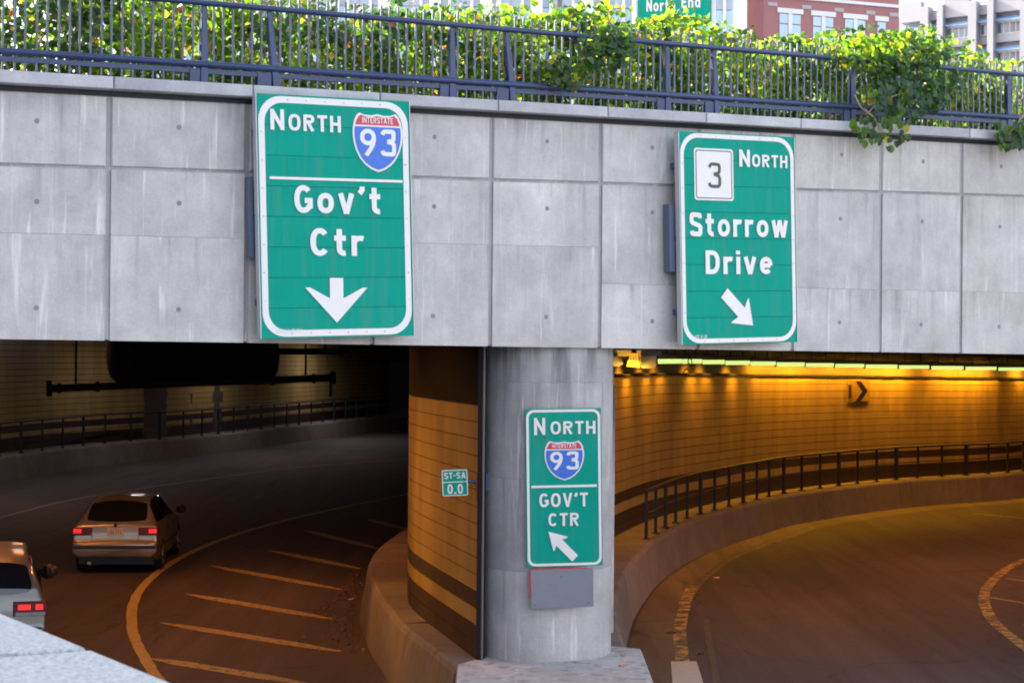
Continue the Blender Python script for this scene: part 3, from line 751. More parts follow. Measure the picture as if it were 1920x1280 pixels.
# concrete pilaster just behind the column at right
pA = PD(1147, 722, 23.5)
mb = MB(); mb.prism([(pA.x - .7, 22.3), (PD(1153, 800, 22.6).x, 22.6), (PD(1153, 800, 23.4).x, 23.4), (pA.x - .7, 23.6)], Z - .02, PD(1150, 722, 22.6).z)
o = mb.build('pilaster', M['conc_col']); tag(o, 'narrow grey concrete pilaster peeping out behind the right of the column', 'pilaster')

# ceilings
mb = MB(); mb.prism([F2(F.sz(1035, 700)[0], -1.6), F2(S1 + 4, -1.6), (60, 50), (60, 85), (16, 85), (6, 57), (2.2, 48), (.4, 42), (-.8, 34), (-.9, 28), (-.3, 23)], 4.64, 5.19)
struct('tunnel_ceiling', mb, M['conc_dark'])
# side and end walls closing the trench and the tunnels
def wallpoly(name, pts, z1, th, label, mat, z0=-.04):
    c = Curve(pts, smooth=False); mb = MB()
    c.band(mb, 0, c.len, z0, z1, 0, th, max(2, int(c.len / 3)))
    o = mb.build(name, mat); tag(o, label, 'retaining wall'); return o
wallpoly('retaining_wall', [(-20, -25), (-20, 12), (-22.3, 38)], 5.2, -.5, 'long concrete retaining wall closing the left side of the ramp', M['conc'])
wallpoly('retaining_wall', [(17.5, -25), (16.5, 15), (17.2, 30), (26, 45), (44, 60), (60, 64)], 5.2, .5, 'concrete retaining wall on the far right of the ramp', M['conc'])
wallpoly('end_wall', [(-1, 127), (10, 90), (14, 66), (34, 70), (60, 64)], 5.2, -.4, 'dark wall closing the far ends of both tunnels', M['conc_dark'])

# granite parapet in the lower left foreground
zg = 3.60
A = PZ(0, 1148, zg); B = PZ(326, 1281, zg); dr = (B - A).normalized(); nr = Vector((dr.y, -dr.x, 0))   # nr: away from the ramp
if nr.x > 0: nr = -nr
J = PZ(165, 1216, zg); J2 = PZ(0, 1228, zg)
par = empty('granite_parapet', (A.x, A.y, 0), 'pale granite coping of the parapet wall in the lower left foreground', 'parapet')
jd = (J2 - J).normalized()
def slab(l0, l1, nm, mat):
    # joints cut along jd
    pj = A + dr * l0 if l0 is not None else None
    e0 = A + dr * l0; e1 = A + dr * l1
    W_ = .62
    f0, f1 = e0 + jd * W_, e1 + jd * W_
    mb = MB(); c = .008
    top = [e0, e1, f1, f0]; ctr = sum(top, Vector()) / 4
    p = [Vector((v.x, v.y, zg)) for v in top] + [Vector((v.x, v.y, zg - .16)) for v in top]
    mb.hexa(p, 0, .006); mb.build(nm, mat, par)
lj = (J - A).dot(dr)
slab(lj - 1.30, lj - .026, 'coping_slab', M['granite']); slab(lj + .026, lj + 1.30, 'coping_slab', M['granite']); slab(lj - 2.6, lj - 1.318, 'coping_slab', M['granite']); slab(lj + 1.318, lj + 2.8, 'coping_slab', M['granite'])
mb = MB(); a = A + dr * (lj - 2.55) + jd * .05; b = A + dr * (lj + 2.75) + jd * .05
mb.hexa([Vector((*p2(a), -.04)), Vector((*p2(b), -.04)), Vector((*p2(b), zg - .165)), Vector((*p2(a), zg - .165))] + [Vector((*p2(v + jd * .5), z)) for v, z in ((a, -.04), (b, -.04), (b, zg - .165), (a, zg - .165))])
mb.build('wall', M['conc'], par)

# ------------------------------------------------------------------ road markings (4 mm sheets)
def line(name, pts, wdt, mat, z=.005, label=None, step=.35):
    c = Curve([p2(PZ(x, y, 0)) for x, y in pts], step); mb = MB(); vv = []; n = max(2, int(c.len / .3))
    for k in range(n + 1):
        l = c.len * k / n; wv = wdt if not callable(wdt) else wdt(k / n)
        j = random.uniform(-.008, .008)
        for o in (-wv / 2 + j, wv / 2 + random.uniform(-.008, .008)): q = c.off(l, o); vv.append((q.x, q.y, z))
    mb.add(vv, [(2 * k, 2 * k + 1, 2 * k + 3, 2 * k + 2) for k in range(n)])
    return struct(name, mb, mat)
line('edge_line', [(330, 1300), (294, 1269), (272, 1234), (253, 1197), (247, 1165), (250, 1131), (272, 1094), (325, 1053), (400, 1017), (481, 990), (590, 962), (765, 926), (900, 902)], .17, M['paint_y'])
line('edge_line', [(-60, 985), (0, 970), (33, 961), (160, 932), (400, 896), (560, 876), (764, 860), (900, 846)], .12, M['paint_w'])
for a, b in (((688, 973), (764, 992)), ((572, 994), (708, 1028)), ((503, 1031), (676, 1066)), ((393, 1060), (640, 1105)), ((348, 1113), (622, 1160)), ((301, 1167), (638, 1221)), ((280, 1233), (575, 1282))):
    m = ((a[0] + b[0]) / 2, (a[1] + b[1]) / 2)
    line('hatch_line', [a, m, b], lambda t: .05 + .25 * min(1, t * 5) * (1 if t < .75 else (1 - t) * 3 + .25), M['paint_gore'])
line('edge_line', [(1283, 1275), (1279, 1240), (1275, 1188), (1279, 1155), (1289, 1116), (1300, 1098)], .21, M['paint_y_worn'])
line('edge_line', [(1300, 1098), (1329, 1073), (1362, 1048), (1395, 1032), (1444, 1014), (1477, 1003), (1520, 988), (1640, 965), (1760, 950), (1920, 940)], .10, paint('faint_yellow_paint', (.42, .28, .10), .62, 5))
line('faint_line', [(1345, 1285), (1335, 1230), (1326, 1185), (1325, 1160)], .10, paint('faded_paint', (.10, .08, .06), .55, 7))
line('gore_line', [(1935, 1046), (1918, 1050), (1881, 1071), (1854, 1097), (1845, 1118), (1850, 1143), (1866, 1168), (1892, 1190), (1918, 1210), (1960, 1240)], .2, M['paint_y_worn'])
for a, b in (((1888, 1084), (1960, 1095)), ((1859, 1120), (1960, 1137)), ((1920, 1170), (1975, 1180)), ((1823, 962), (1925, 972))):
    line('hatch_line', [a, ((a[0] + b[0]) / 2, (a[1] + b[1]) / 2), b], .11, M['paint_gore'])
pp = [PZ(1258, 1240), PZ(1306, 1240), PZ(1325, 1300), PZ(1262, 1300)]
mb = MB(); mb.add([(v.x, v.y, .009) for v in pp], [(0, 1, 2, 3)]); struct('concrete_patch', mb, M['patch'])
mb = MB(); vv = []
for k in range(81):
    l = right_edge.len * .75 * k / 80
    for o, z in ((.205, .003), (1.0, .003)): q = right_edge.off(l, o); vv.append((q.x, q.y, z))
mb.add(vv, [(2 * k, 2 * k + 1, 2 * k + 3, 2 * k + 2) for k in range(80)]); struct('gutter', mb, asphalt('gutter_concrete', (.115, .080, .056)))

# ================================================================== BUILDINGS BEHIND
def bbox(Wl, mb, s0, s1, z0, z1, d0, d1, mi=0):
    p = [Wl.W(s0, z0, d1), Wl.W(s1, z0, d1), Wl.W(s1, z1, d1), Wl.W(s0, z1, d1)]; q = [Wl.W(s0, z0, d0), Wl.W(s1, z0, d0), Wl.W(s1, z1, d0), Wl.W(s0, z1, d0)]
    return mb.hexa(p + q, mi)
def pbox(Wl, x0, y0, x1, y1):
    a = Wl.sz(x0, (y0 + y1) / 2)[0]; b = Wl.sz(x1, (y0 + y1) / 2)[0]; z1 = Wl.sz((x0 + x1) / 2, y0)[1]; z0 = Wl.sz((x0 + x1) / 2, y1)[1]
    return a, b, z0, z1
M['brick'] = plain('red_brick', (.36, .155, .15), .85, var=.16, scale=8)
M['brick_side'] = M['brick']
M['stone_trim'] = plain('pale_stone_trim', (.74, .72, .70), .7, var=.06)
M['panel_white'] = plain('white_panel', (.72, .73, .74), .5, var=.03)
M['pane'] = plain('pale_window_pane', (.34, .50, .56), .12, 0, .8, var=.12, scale=.4, bs=0)
M['pane_spandrel'] = plain('grey_spandrel', (.36, .42, .50), .3, var=.06, scale=.5, bs=0)
M['pane_dark'] = plain('dark_window_pane', (.07, .13, .19), .12, 0, .8, var=.4, scale=.5, bs=0)
M['mullion'] = plain('teal_mullion', (.25, .36, .42), .5)
M['bconc'] = plain('pale_building_concrete', (.27, .27, .295), .85, var=.06, scale=.6)
M['awning'] = plain('blue_awning_glass', (.22, .36, .55), .2, 0, .7, var=.2, scale=1.5, bs=0)
# white curtain wall building
G = Wall(92, .02)
g0, g1 = G.sz(560, 20)[0] - 12, G.sz(1402, 20)[0]
gb = empty('office_building', G.W(0, 6.9), 'tall white building with pale glass strips behind the vines', 'building')
mb = MB(); bbox(G, mb, g0, g1, 6.9, 46, -25, -.25); mb.build('wall', M['panel_white'], gb)
period = G.sz(1017, 0)[0] - G.sz(922, 0)[0]
s = G.sz(827, 0)[0] - 6 * period
u = period / 95
while s < g1 - period * .2:
    mb = MB(); bbox(G, mb, s - 22 * u, s, 6.9, 46, -.3, .25); mb.build('column', M['panel_white'], gb)
    for a, b in ((0, 13), (18, 55), (60, 73)):
        if s + b * u > g1: continue
        for f in range(2):
            zb0 = 20.2 + 4.2 * f
            mb = MB(); bbox(G, mb, s + a * u, s + b * u, zb0 + 3.0 if f == 0 else zb0 + 3.0, zb0 + 4.1, -.24, -.14); mb.build('spandrel', M['pane_spandrel'], gb)
            w_ = MB(); bbox(G, w_, s + a * u, s + b * u, zb0 - 6.0 * (f == 0), zb0 + 2.93, -.24, -.15); wo_ = w_.build('window', M['pane'], gb)
    for a in (13, 55):
        mb = MB(); bbox(G, mb, s + a * u, s + (a + 5) * u, 10, 46, -.24, .02); mb.build('mullion', M['panel_white'], gb)
    mb = MB(); bbox(G, mb, s + 36 * u, s + 37.2 * u, 10, 46, -.2, -.08); mb.build('mullion', M['mullion'], gb)
    s += period
# brick building
B_ = Wall(113 - .36 * 20.5, .36)
b0, b1 = B_.sz(1432, 40)[0], B_.sz(1686, 40)[0]
bb = empty('brick_building', B_.W(b0, 6.9), 'red brick building with white window lintels and white string course', 'building')
mb = MB(); bbox(B_, mb, b0, b1, 6.9, 42, -16, 0); mb.build('wall', M['brick'], bb)
def bstr(x0, y0, x1, y1, th, mat, name, d=.12):
    a = B_.sz(x0, y0); b = B_.sz(x1, y1)
    p = [(a[0], a[1] - th), (b[0], b[1] - th), (b[0], b[1]), (a[0], a[1])]
    mb = MB(); mb.hexa([B_.W(*q, d) for q in p] + [B_.W(*q, -.05) for q in p]); mb.build(name, mat, bb)
zsc = B_.sz(1600, 3)[1]
mb = MB(); bbox(B_, mb, b0 - .05, b1 + .05, zsc - .2, zsc, -.05, .14); mb.build('string_course', M['stone_trim'], bb)
zl = B_.sz(1546, 27)[1]
zblk = B_.sz(1512, 14)[1]
for x in (1448, 1512, 1573, 1632, 1676):
    s_ = B_.sz(x, 15)[0]; mb = MB(); bbox(B_, mb, s_ - .35, s_ + .35, zblk - .12, zblk + .12, -.05, .05); mb.build('stone_block', plain('grey_stone_block', (.40, .38, .39), .8), bb)
M['wframe'] = plain('red_window_frame', (.36, .13, .13), .6)
for row in range(3):
    dz = (-4.3, 0, 4.6)[row]
    for i, (x0, x1) in enumerate(((1457, 1505), (1520, 1566), (1580, 1626), (1640, 1665))):
        a, b = B_.sz(x0, 40)[0], B_.sz(x1, 40)[0]
        mb = MB(); bbox(B_, mb, a, b, zl - .16 + dz, zl + .16 + dz, -.05, .10); mb.build('lintel', M['stone_trim'], bb)
        wf = MB(); bbox(B_, wf, a + .12, b - .12, zl - 2.6 + dz, zl - .165 + dz, -.02, .02); wfo = wf.build('window', M['wframe'], bb)
        half = [(a + .17, (a + b) / 2 - .16), ((a + b) / 2 + .16, b - .17)] if i < 3 else [(a + .2, b - .2)]
        for h0, h1 in half:
            for z0, z1 in ((-.82, -.22), (-2.5, -.90)):
                mb = MB(); bbox(B_, mb, h0, h1, zl + z0 + dz, zl + z1 + dz, .0, .035); mb.build('pane', M['pane'], wfo, world=True)
        if i < 3:
            mb = MB(); bbox(B_, mb, (a + b) / 2 - .14, (a + b) / 2 + .14, zl - 2.6 + dz, zl - .17 + dz, .0, .08); mb.build('centre_post', M['stone_trim'], bb)
# concrete building on the right
C_ = Wall(150 + .72 * 42, -.72)
cb = empty('concrete_building', C_.W(C_.sz(1800, 60)[0], 6.9), 'pale concrete building with projecting fins and ribbon windows at upper right', 'building')
c0_, c1_ = C_.sz(1660, 60)[0], C_.sz(1990, 40)[0]
zroof = C_.sz(1913, 2)[1]
zr = lambda x: C_.sz(x, {1700: 33, 1756: 25, 1800: 18, 1850: 8, 1890: 0, 1950: -8}[x])[1]
mb = MB(); bbox(C_, mb, c0_, c1_, 6.9, C_.sz(1800, 20)[1], -22, 0); mb.build('wall', M['bconc'], cb)
cols = [(1696, 1731, 1), (1742, 1762, 0), (1777, 1820, 1), (1832, 1856, 0), (1871, 1917, 1), (1932, 1958, 0)]
w1y = {1696: (56, 84), 1742: (48, 78), 1777: (42, 73), 1832: (32, 63), 1871: (26, 56), 1932: (14, 46)}
zb_top = C_.sz(1798, 42)[1]; zb_bot = C_.sz(1798, 73)[1]; fl = zb_top - C_.sz(1798, 97)[1]
for k, (x0, x1, big) in enumerate(cols):
    s0_, s1_ = C_.sz(x0, 55)[0], C_.sz(x1, 55)[0]; h = .0
    for f in range(-4, 1):
        zt_, zb_ = zb_top + fl * f, zb_bot + fl * f
        if zb_ < 7.2: continue
        wf = MB(); bbox(C_, wf, s0_, s1_, zb_, zt_, .0, .1); wfo = wf.build('window', M['panel_white'], cb)
        n = 4 if big else 3; hh = zt_ - zb_
        for j in range(n):
            a = s0_ + (s1_ - s0_) * (j + .1) / n; b = s0_ + (s1_ - s0_) * (j + .9) / n
            mb = MB(); bbox(C_, mb, a, b, zb_ + .1, zt_ - hh * .36, .05, .14); mb.build('pane', M['pane_dark'], wfo, world=True)
        mb = MB(); zz = zt_ - hh * .30
        mb.hexa([C_.W(s0_, zz, .95), C_.W(s1_, zz, .95), C_.W(s1_, zt_ + .05, .12), C_.W(s0_, zt_ + .05, .12), C_.W(s0_, zz, .88), C_.W(s1_, zz, .88), C_.W(s1_, zt_, .08), C_.W(s0_, zt_, .08)])
        mb.build('awning', M['awning'], cb)
    for e0, e1 in ((s1_ + .15, s1_ + (.9 if big else .7)),):
        mb = MB(); bbox(C_, mb, e0, e1, 6.9, C_.sz(1800, 20)[1] + .5, -.1, 1.1); mb.build('fin', M['bconc'], cb)
        mb = MB(); bbox(C_, mb, s0_ - .1, s1_ + .1, zb_top + .35, C_.sz(1800, 20)[1] + (1.1 if big else .2), -.05, .75 if big else .35); mb.build('parapet_panel', M['bconc'], cb)
    for f in range(-3, 1):
        mb = MB(); bbox(C_, mb, s0_ - .1, s1_ + .1, zb_top + fl * (f - 1) + .35, zb_bot + fl * f - .1, -.05, .55 if big else .28); mb.build('apron_panel', M['bconc'], cb)
# unseen block added over the left side of the ramp (outside the frame, shades the ramp)
ob = empty('shade_block', (-34, -6, 0), 'unseen brick block added at far left to shade the ramp', 'building')
mb = MB(); mb.box((-34, -2.5, 17), (26, 53, 34)); mb.build('wall', M['brick'], ob)
for fz_ in range(8):
    for yy in range(11):
        mb = MB(); mb.box((-20.97, -26 + yy * 4.4, 8 + fz_ * 3.3), (.1, 1.9, 1.7)); mb.build('window', M['pane_dark'], ob)

# ================================================================== SIGNS
def sign_board(sg, n_planks, mat='green', border=True, rad=.14, th=.045, inset=.02, bw=.055, side=True):
    hw, hh = sg.w / 2, sg.h / 2; g = .0035
    for i in range(n_planks):
        z0 = -hh + sg.h * i / n_planks + (g / 2 if i else 0); z1 = -hh + sg.h * (i + 1) / n_planks - (g / 2 if i < n_planks - 1 else 0)
        mb = MB(); p = [Vector((-hw, 0, z0)), Vector((hw, 0, z0)), Vector((hw, 0, z1)), Vector((-hw, 0, z1))]
        mb.hexa(p + [v + Vector((0, th, 0)) for v in p], 0, .0015); sg.part('board_panel', mb, M[mat])
    if n_planks > 1:
        mb = MB(); mb.box((0, th * .5, 0), (sg.w - .01, th * .4, sg.h - .01)); sg.part('backing', mb, M['black'])
    if border:
        mb = MB(); ring(mb, rrect(-hw + inset, -hh + inset, hw - inset, hh - inset, rad), rrect(-hw + inset + bw, -hh + inset + bw, hw - inset - bw, hh - inset - bw, rad - bw * .75), -.006)
        sg.part('border', mb, M['white'])
def bar(sg, x0, x1, y, th):
    a = sg.uv(x0, y); b = sg.uv(x1, y)
    zc_ = (a[1] + b[1]) / 2
    mb = MB(); mb.box(((a[0] + b[0]) / 2, -.007, zc_), (b[0] - a[0], .006, th)); sg.part('divider_bar', mb, M['white'])
def sbox(sg, x0, y0, x1, y1):
    """axis aligned box in the sign plane from photo pixels: y0/y1 are top/bottom at mid x"""
    xm, ym = (x0 + x1) / 2, (y0 + y1) / 2
    return (sg.uv(x0, ym)[0], sg.uv(xm, y1)[1], sg.uv(x1, ym)[0], sg.uv(xm, y0)[1])

s1 = Sign(F, .26, [(487, 176), (772, 190), (770, 630), (482, 635)], 'direction_sign', 'large green NORTH 93 sign reading Gov\'t Ctr with a down arrow')
sign_board(s1, 8, rad=.26, bw=.07)
text_part(s1, 'N', sbox(s1, 506, 205, 532, 244), bold=.035)
text_part(s1, 'ORTH', sbox(s1, 540, 216, 638, 248), bold=.035)
shield(s1, sbox(s1, 661, 213, 754, 323))
bar(s1, 505, 754, 337, .028)
text_part(s1, "Gov't", sbox(s1, 551, 349, 712, 402), bold=.04)
text_part(s1, 'Ctr', sbox(s1, 581, 428, 682, 480), bold=.04)
arrow(s1, s1.uv(631, 605), s1.uv(630, 521), .74, .16, .30, .08)
text_part(s1, 'SBE 0 34 PB M3 A', sbox(s1, 521, 616, 567, 623), bold=.01)
for side, px in ((-1, 486), (1, 773)):      # aluminium edge angles
    mb = MB(); mb.box((side * (s1.w / 2 + .004), .035, 0), (.008, .09, s1.h)); s1.part('edge_angle', mb, M['alu'])
for z in (-.9, .0, .9):
    mb = MB(); mb.box((0, .14, z), (s1.w * .96, .18, .07)); s1.part('mounting_bracket', mb, M['steel_blue'])
mb = MB(); mb.box((-s1.w / 2 - .02, .19, s1.uv(474, 405)[1]), (.05, .08, .86)); s1.part('side_bracket', mb, M['brk'])

s2 = Sign(F, .26, [(1280, 247), (1497, 258), (1486, 641), (1271, 646)], 'direction_sign', 'green 3 NORTH sign reading Storrow Drive with a diagonal arrow')
sign_board(s2, 8, rad=.26, bw=.055, inset=.014)
z0 = sbox(s2, 1301, 279, 1374, 376)
mb = MB(); raised(mb, rrect(*z0, .035), -.010, .008); pl = s2.part('route_plate', mb, M['white'])
e = .022
mb = MB(); ring(mb, rrect(z0[0] + e, z0[1] + e, z0[2] - e, z0[3] - e, .03), rrect(z0[0] + e + .012, z0[1] + e + .012, z0[2] - e - .012, z0[3] - e - .012, .022), -.012)
link('plate_border', mb.mesh('b', M['grey_txt']), pl)
mb = MB(); add_text(mb, '3', sbox(s2, 1326, 305, 1351, 353), -.013, .0); link('lettering', mb.mesh('t', M['grey_txt']), pl)
text_part(s2, 'N', sbox(s2, 1385, 281, 1405, 313), bold=.035)
text_part(s2, 'ORTH', sbox(s2, 1409, 291, 1475, 315), bold=.035)
text_part(s2, 'Storrow', sbox(s2, 1292, 400, 1476, 445), bold=.04)
text_part(s2, 'Drive', sbox(s2, 1322, 470, 1447, 515), bold=.04)
arrow(s2, s2.uv(1411, 610), s2.uv(1357, 549), .42, .155, .28, 0)
text_part(s2, 'SBE 10 12E', sbox(s2, 1302, 628, 1325, 634), bold=.01)
for side in (-1, 1):
    mb = MB(); mb.box((side * (s2.w / 2 + .004), .035, 0), (.008, .09, s2.h)); s2.part('edge_angle', mb, M['alu'])
for z in (-.9, .0, .9):
    mb = MB(); mb.box((0, .14, z), (s2.w * .96, .18, .07)); s2.part('mounting_bracket', mb, M['steel_blue'])
mb = MB(); mb.box((-s2.w / 2 - .04, .17, s2.uv(1262, 445)[1]), (.08, .12, .83)); s2.part('side_bracket', mb, M['brk'])

for sg, ins in ((s1, .055), (s2, .042)):
    hw_, hh_ = sg.w / 2 - ins, sg.h / 2 - ins
    spots = [(sx * hw_, -hh_ + .35 + (2 * hh_ - .7) * k / 6) for sx in (-1, 1) for k in range(7)] + [(-hw_ + .3 + (2 * hw_ - .6) * k / 5, sz * hh_) for sz in (-1, 1) for k in range(6)]
    for u_, v_ in spots:
        mb = MB(); mb.tube([(u_ + random.uniform(-.01, .01), -.012, v_), (u_, -.005, v_)], .0085, 6); sg.part('rivet', mb, M['alu'])
# small sign on the column: its own plane nearly facing the camera
cf = cc + Vector((.10, -.80, 0))
K = Wall(cf.y - .12 * cf.x, .12)
s3 = Sign(K, .03, [(988, 766), (1130, 765), (1127, 1059), (984, 1064)], 'direction_sign', 'green NORTH 93 GOV\'T CTR sign with left arrow on the concrete column')
sign_board(s3, 1, rad=.09, bw=.03, inset=.012, th=.02)
text_part(s3, 'N', sbox(s3, 1001, 783, 1022, 815), bold=.03)
text_part(s3, 'ORTH', sbox(s3, 1032, 789, 1116, 814), bold=.03)
shield(s3, sbox(s3, 1021, 826, 1095, 900))
bar(s3, 996, 1119, 911, .028)
text_part(s3, "GOV'T", sbox(s3, 1011, 923, 1102, 950), bold=.03)
text_part(s3, 'CTR', sbox(s3, 1028, 961, 1085, 986), bold=.03)
arrow(s3, s3.uv(1028, 996), s3.uv(1078, 1046), .245, .10, .21, 0)
for px, py in ((1022, 820), (1078, 819), (1021, 985), (1078, 985)):
    u_, v_ = s3.uv(px, py); mb = MB(); mb.tube([(u_, -.01, v_), (u_, .0, v_)], .014, 8); s3.part('bolt', mb, M['steel_blue'])
for z in (-.5, .5):
    mb = MB(); mb.box((.02, .10, z), (.5, .16, .05)); s3.part('mounting_bracket', mb, M['steel_blue'])
s4 = Sign(K, .035, [(993, 1066), (1113, 1063), (1111, 1136), (992, 1141)], 'blank_plate', 'blank grey metal plate with red edge below the green column sign', 'metal plate')
hw, hh = s4.w / 2, s4.h / 2
mb = MB(); raised(mb, rrect(-hw + .018, -hh, hw, hh - .012, .012), -.012, .010); s4.part('sheet', mb, M['plate'])
mb = MB(); raised(mb, rrect(-hw, -hh + .10, hw - .03, hh, .05), .002, .010); s4.part('red_sheet', mb, plain('red_sheet', (.6, .03, .05), .5))
for u_, v_ in ((-.0, hh - .10), (-hw + .06, -hh + .04), (hw - .06, -hh + .05)):
    mb = MB(); mb.tube([(u_, -.018, v_), (u_, -.008, v_)], .010, 8); s4.part('rivet', mb, M['steel_blue'])
mb = MB(); mb.box((0, .09, 0), (.3, .16, .05)); s4.part('mounting_bracket', mb, M['steel_blue'])

# small ST-SA 0.0 sign on an arm
cl = cc - Vector((.70, .42, 0))
K2 = Wall(cl.y - .08 - .0 * cl.x, .0)
s5 = Sign(K2, .0, [(829, 881), (877, 879), (877, 928), (829, 930)], 'marker_sign', 'small green ST-SA 0.0 marker sign on an arm left of the column')
hw, hh = s5.w / 2, s5.h / 2
mb = MB(); raised(mb, rrect(-hw, -hh, hw, hh, .02), 0, .008); s5.part('plate', mb, M['white'])
zz = s5.uv(853, 903)[1]
mb = MB(); flat(mb, rrect(-hw + .012, zz + .006, hw - .012, hh - .012, .012), -.003); s5.part('green_field', mb, M['green'])
mb = MB(); flat(mb, rrect(-hw + .012, -hh + .012, hw - .012, zz - .006, .012), -.003); s5.part('green_field', mb, M['green'])
text_part(s5, 'ST-SA', sbox(s5, 833, 885, 873, 897), bold=.03, y=-.006)
text_part(s5, '0.0', sbox(s5, 839, 907, 868, 925), bold=.03, y=-.006)
a = s5.uv(877, 902); b = s5.uv(912, 904)
mb = MB(); mb.tube([(a[0] - .05, .02, a[1]), (b[0], .05, b[1])], .022, 10); s5.part('arm', mb, M['steel_blue'])
mb = MB(); mb.box((b[0] + .01, .10, b[1]), (.085, .10, .21)); s5.part('wall_bracket', mb, M['steel_blue'])

# street sign behind the fence
K3 = Wall(46, -.10)
s6 = Sign(K3, 0, [(1195, -70), (1332, -82), (1334, 54), (1197, 47)], 'street_sign', 'big green street sign reading North End behind the vines')
hw, hh = s6.w / 2, s6.h / 2
mb = MB(); raised(mb, rrect(-hw, -hh, hw, hh, .05), 0, .03); s6.part('board', mb, M['green'])
text_part(s6, 'North', sbox(s6, 1212, 0, 1266, 22), bold=.04, y=-.006)
text_part(s6, 'End', sbox(s6, 1278, -7, 1313, 15), bold=.04, y=-.006)
mb = MB(); c = s6.uv(1296, 33); mb.add([(c[0] - .05, -.006, c[1] - .06), (c[0] + .08, -.006, c[1]), (c[0] - .05, -.006, c[1] + .06)], [(0, 1, 2)]); s6.part('arrow', mb, M['white'])
for u_ in (-hw - .05, hw + .06):
    mb = MB(); mb.tube([(u_, .06, -hh - 6.5), (u_, .06, hh)], .07, 10); s6.part('post', mb, M['alu'])

# chevron sign on the right tunnel wall
def curve_px(c, px, o, sgn=1):
    best = None; l = 0
    for i in range(801):
        l = c.len * i / 800; p = c.off(l, o)
        if p.y < 20: continue
        # pixel of point at height H
        v = CR.inverted() @ Vector((p.x, p.y, 0)); x = 960 + FPX * v.x / -v.z
        if best is None or abs(x - px) < best[0]: best = (abs(x - px), l)
    return best[1]
lc = curve_px(rightW, 1613, .05); pc = rightW.off(lc, .05); tc = rightW.tan(lc)
KW = Wall(pc.y - (tc.y / tc.x) * pc.x, tc.y / tc.x)
s7 = Sign(KW, .0, [(1591, 714), (1632, 713), (1630, 752), (1590, 753)], 'chevron_sign', 'yellow chevron arrow sign on the glowing tiled tunnel wall')
mb = MB(); hw, hh = s7.w / 2, s7.h / 2; raised(mb, rrect(-hw, -hh, hw, hh, .03), 0, .02); s7.part('board', mb, M['chev_y'])
mb = MB(); x = hw * .12
mb.add([(x - .28, -.006, hh * .95), (x + .02, -.006, hh * .95), (x + .42, -.006, 0), (x + .02, -.006, -hh * .95), (x - .28, -.006, -hh * .95), (x + .10, -.006, 0)], [(0, 5, 2, 1), (5, 4, 3, 2)])
s7.part('chevron', mb, M['black'])
mb = MB(); mb.box((-hw * .86, -.008, 0), (.16, .01, hh * 1.3)); s7.part('side_bar', mb, M['dark_steel'])

# ================================================================== FENCE ON THE COPING
FD = -.14
z_top = fitline([(340, 5.5), (640, 29), (848, 47), (1280, 84), (1603, 111), (1920, 144)], FD)
z_low = fitline([(0, 100), (340, 116), (640, 138), (850, 153), (1280, 181), (1600, 200), (1900, 222)], FD)
fen = empty('metal_fence', F.W(0, 7.4, FD), 'blue metal railing fence of upright bars along the top of the fascia', 'fence')
sA, sB = -12.5, 13.5
mb = MB(); mb.tube([fz(sA, z_top(sA), FD + .03), fz(sB, z_top(sB), FD + .03)], .031, 10); mb.build('top_rail', M['fence'], fen, smooth=True)
mb = MB(); mb.tube([fz(sA, z_low(sA), FD + .035), fz(sB, z_low(sB), FD + .035)], .036, 10); mb.build('bottom_rail', M['fence'], fen, smooth=True)
mb = MB(); fbox(mb, sA, sB, lambda s: z_low(s) - .095, lambda s: z_low(s) - .045, FD - .03, FD + .02); mb.build('bottom_channel', M['fence'], fen)
post_px = [(-260, 0), (-130, .06), (381, 0), (507, .07), (846, 0), (952, .07), (1250, .0), (1339, .03), (1597, .0), (1680, .04), (1890, 0), (1968, .05)]
post_s = []
for px, lean in post_px:
    s_ = F.sz(px, 160, FD)[0]; post_s.append(s_)
    for k in range(1):
        mb = MB(); b0_, b1_ = z_cop(s_) - .01, z_top(s_)
        p = [fz(s_ - .045 + lean * .9, b0_, FD + .05), fz(s_ + .045 + lean * .9, b0_, FD + .05), fz(s_ + .028 - lean * .4, b1_, FD + .02), fz(s_ - .028 - lean * .4, b1_, FD + .02)]
        q = [v - F.N * .07 for v in p]
        mb.hexa(p + q, 0, .004); mb.build('post', M['fence'], fen)
    mb = MB(); fbox(mb, s_ - .16, s_ + .0, lambda s: z_cop(s) - .005, lambda s: z_low(s) - .05, FD - .04, FD + .03); mb.build('post_base', M['fence'], fen)
s_ = sA; i = 0; step = .1105
while s_ < sB:
    if min(abs(s_ - q) for q in post_s) > .045 and i < 290:
        j = random.uniform(-.006, .006); top = z_top(s_) + .155 + random.uniform(-.006, .006); bot = z_cop(s_) + .045
        mb = MB(); mb.box((0, 0, (top - bot) / 2), (.021, .021, top - bot), Matrix.Rotation(math.atan(.6), 3, 'Z'))
        p = F.W(s_ + j, 0, FD); mb.v = [(a + p.x, b + p.y, c + bot) for a, b, c in mb.v]
        mb.build('upright_bar', M['bar'], fen); i += 1
    s_ += step

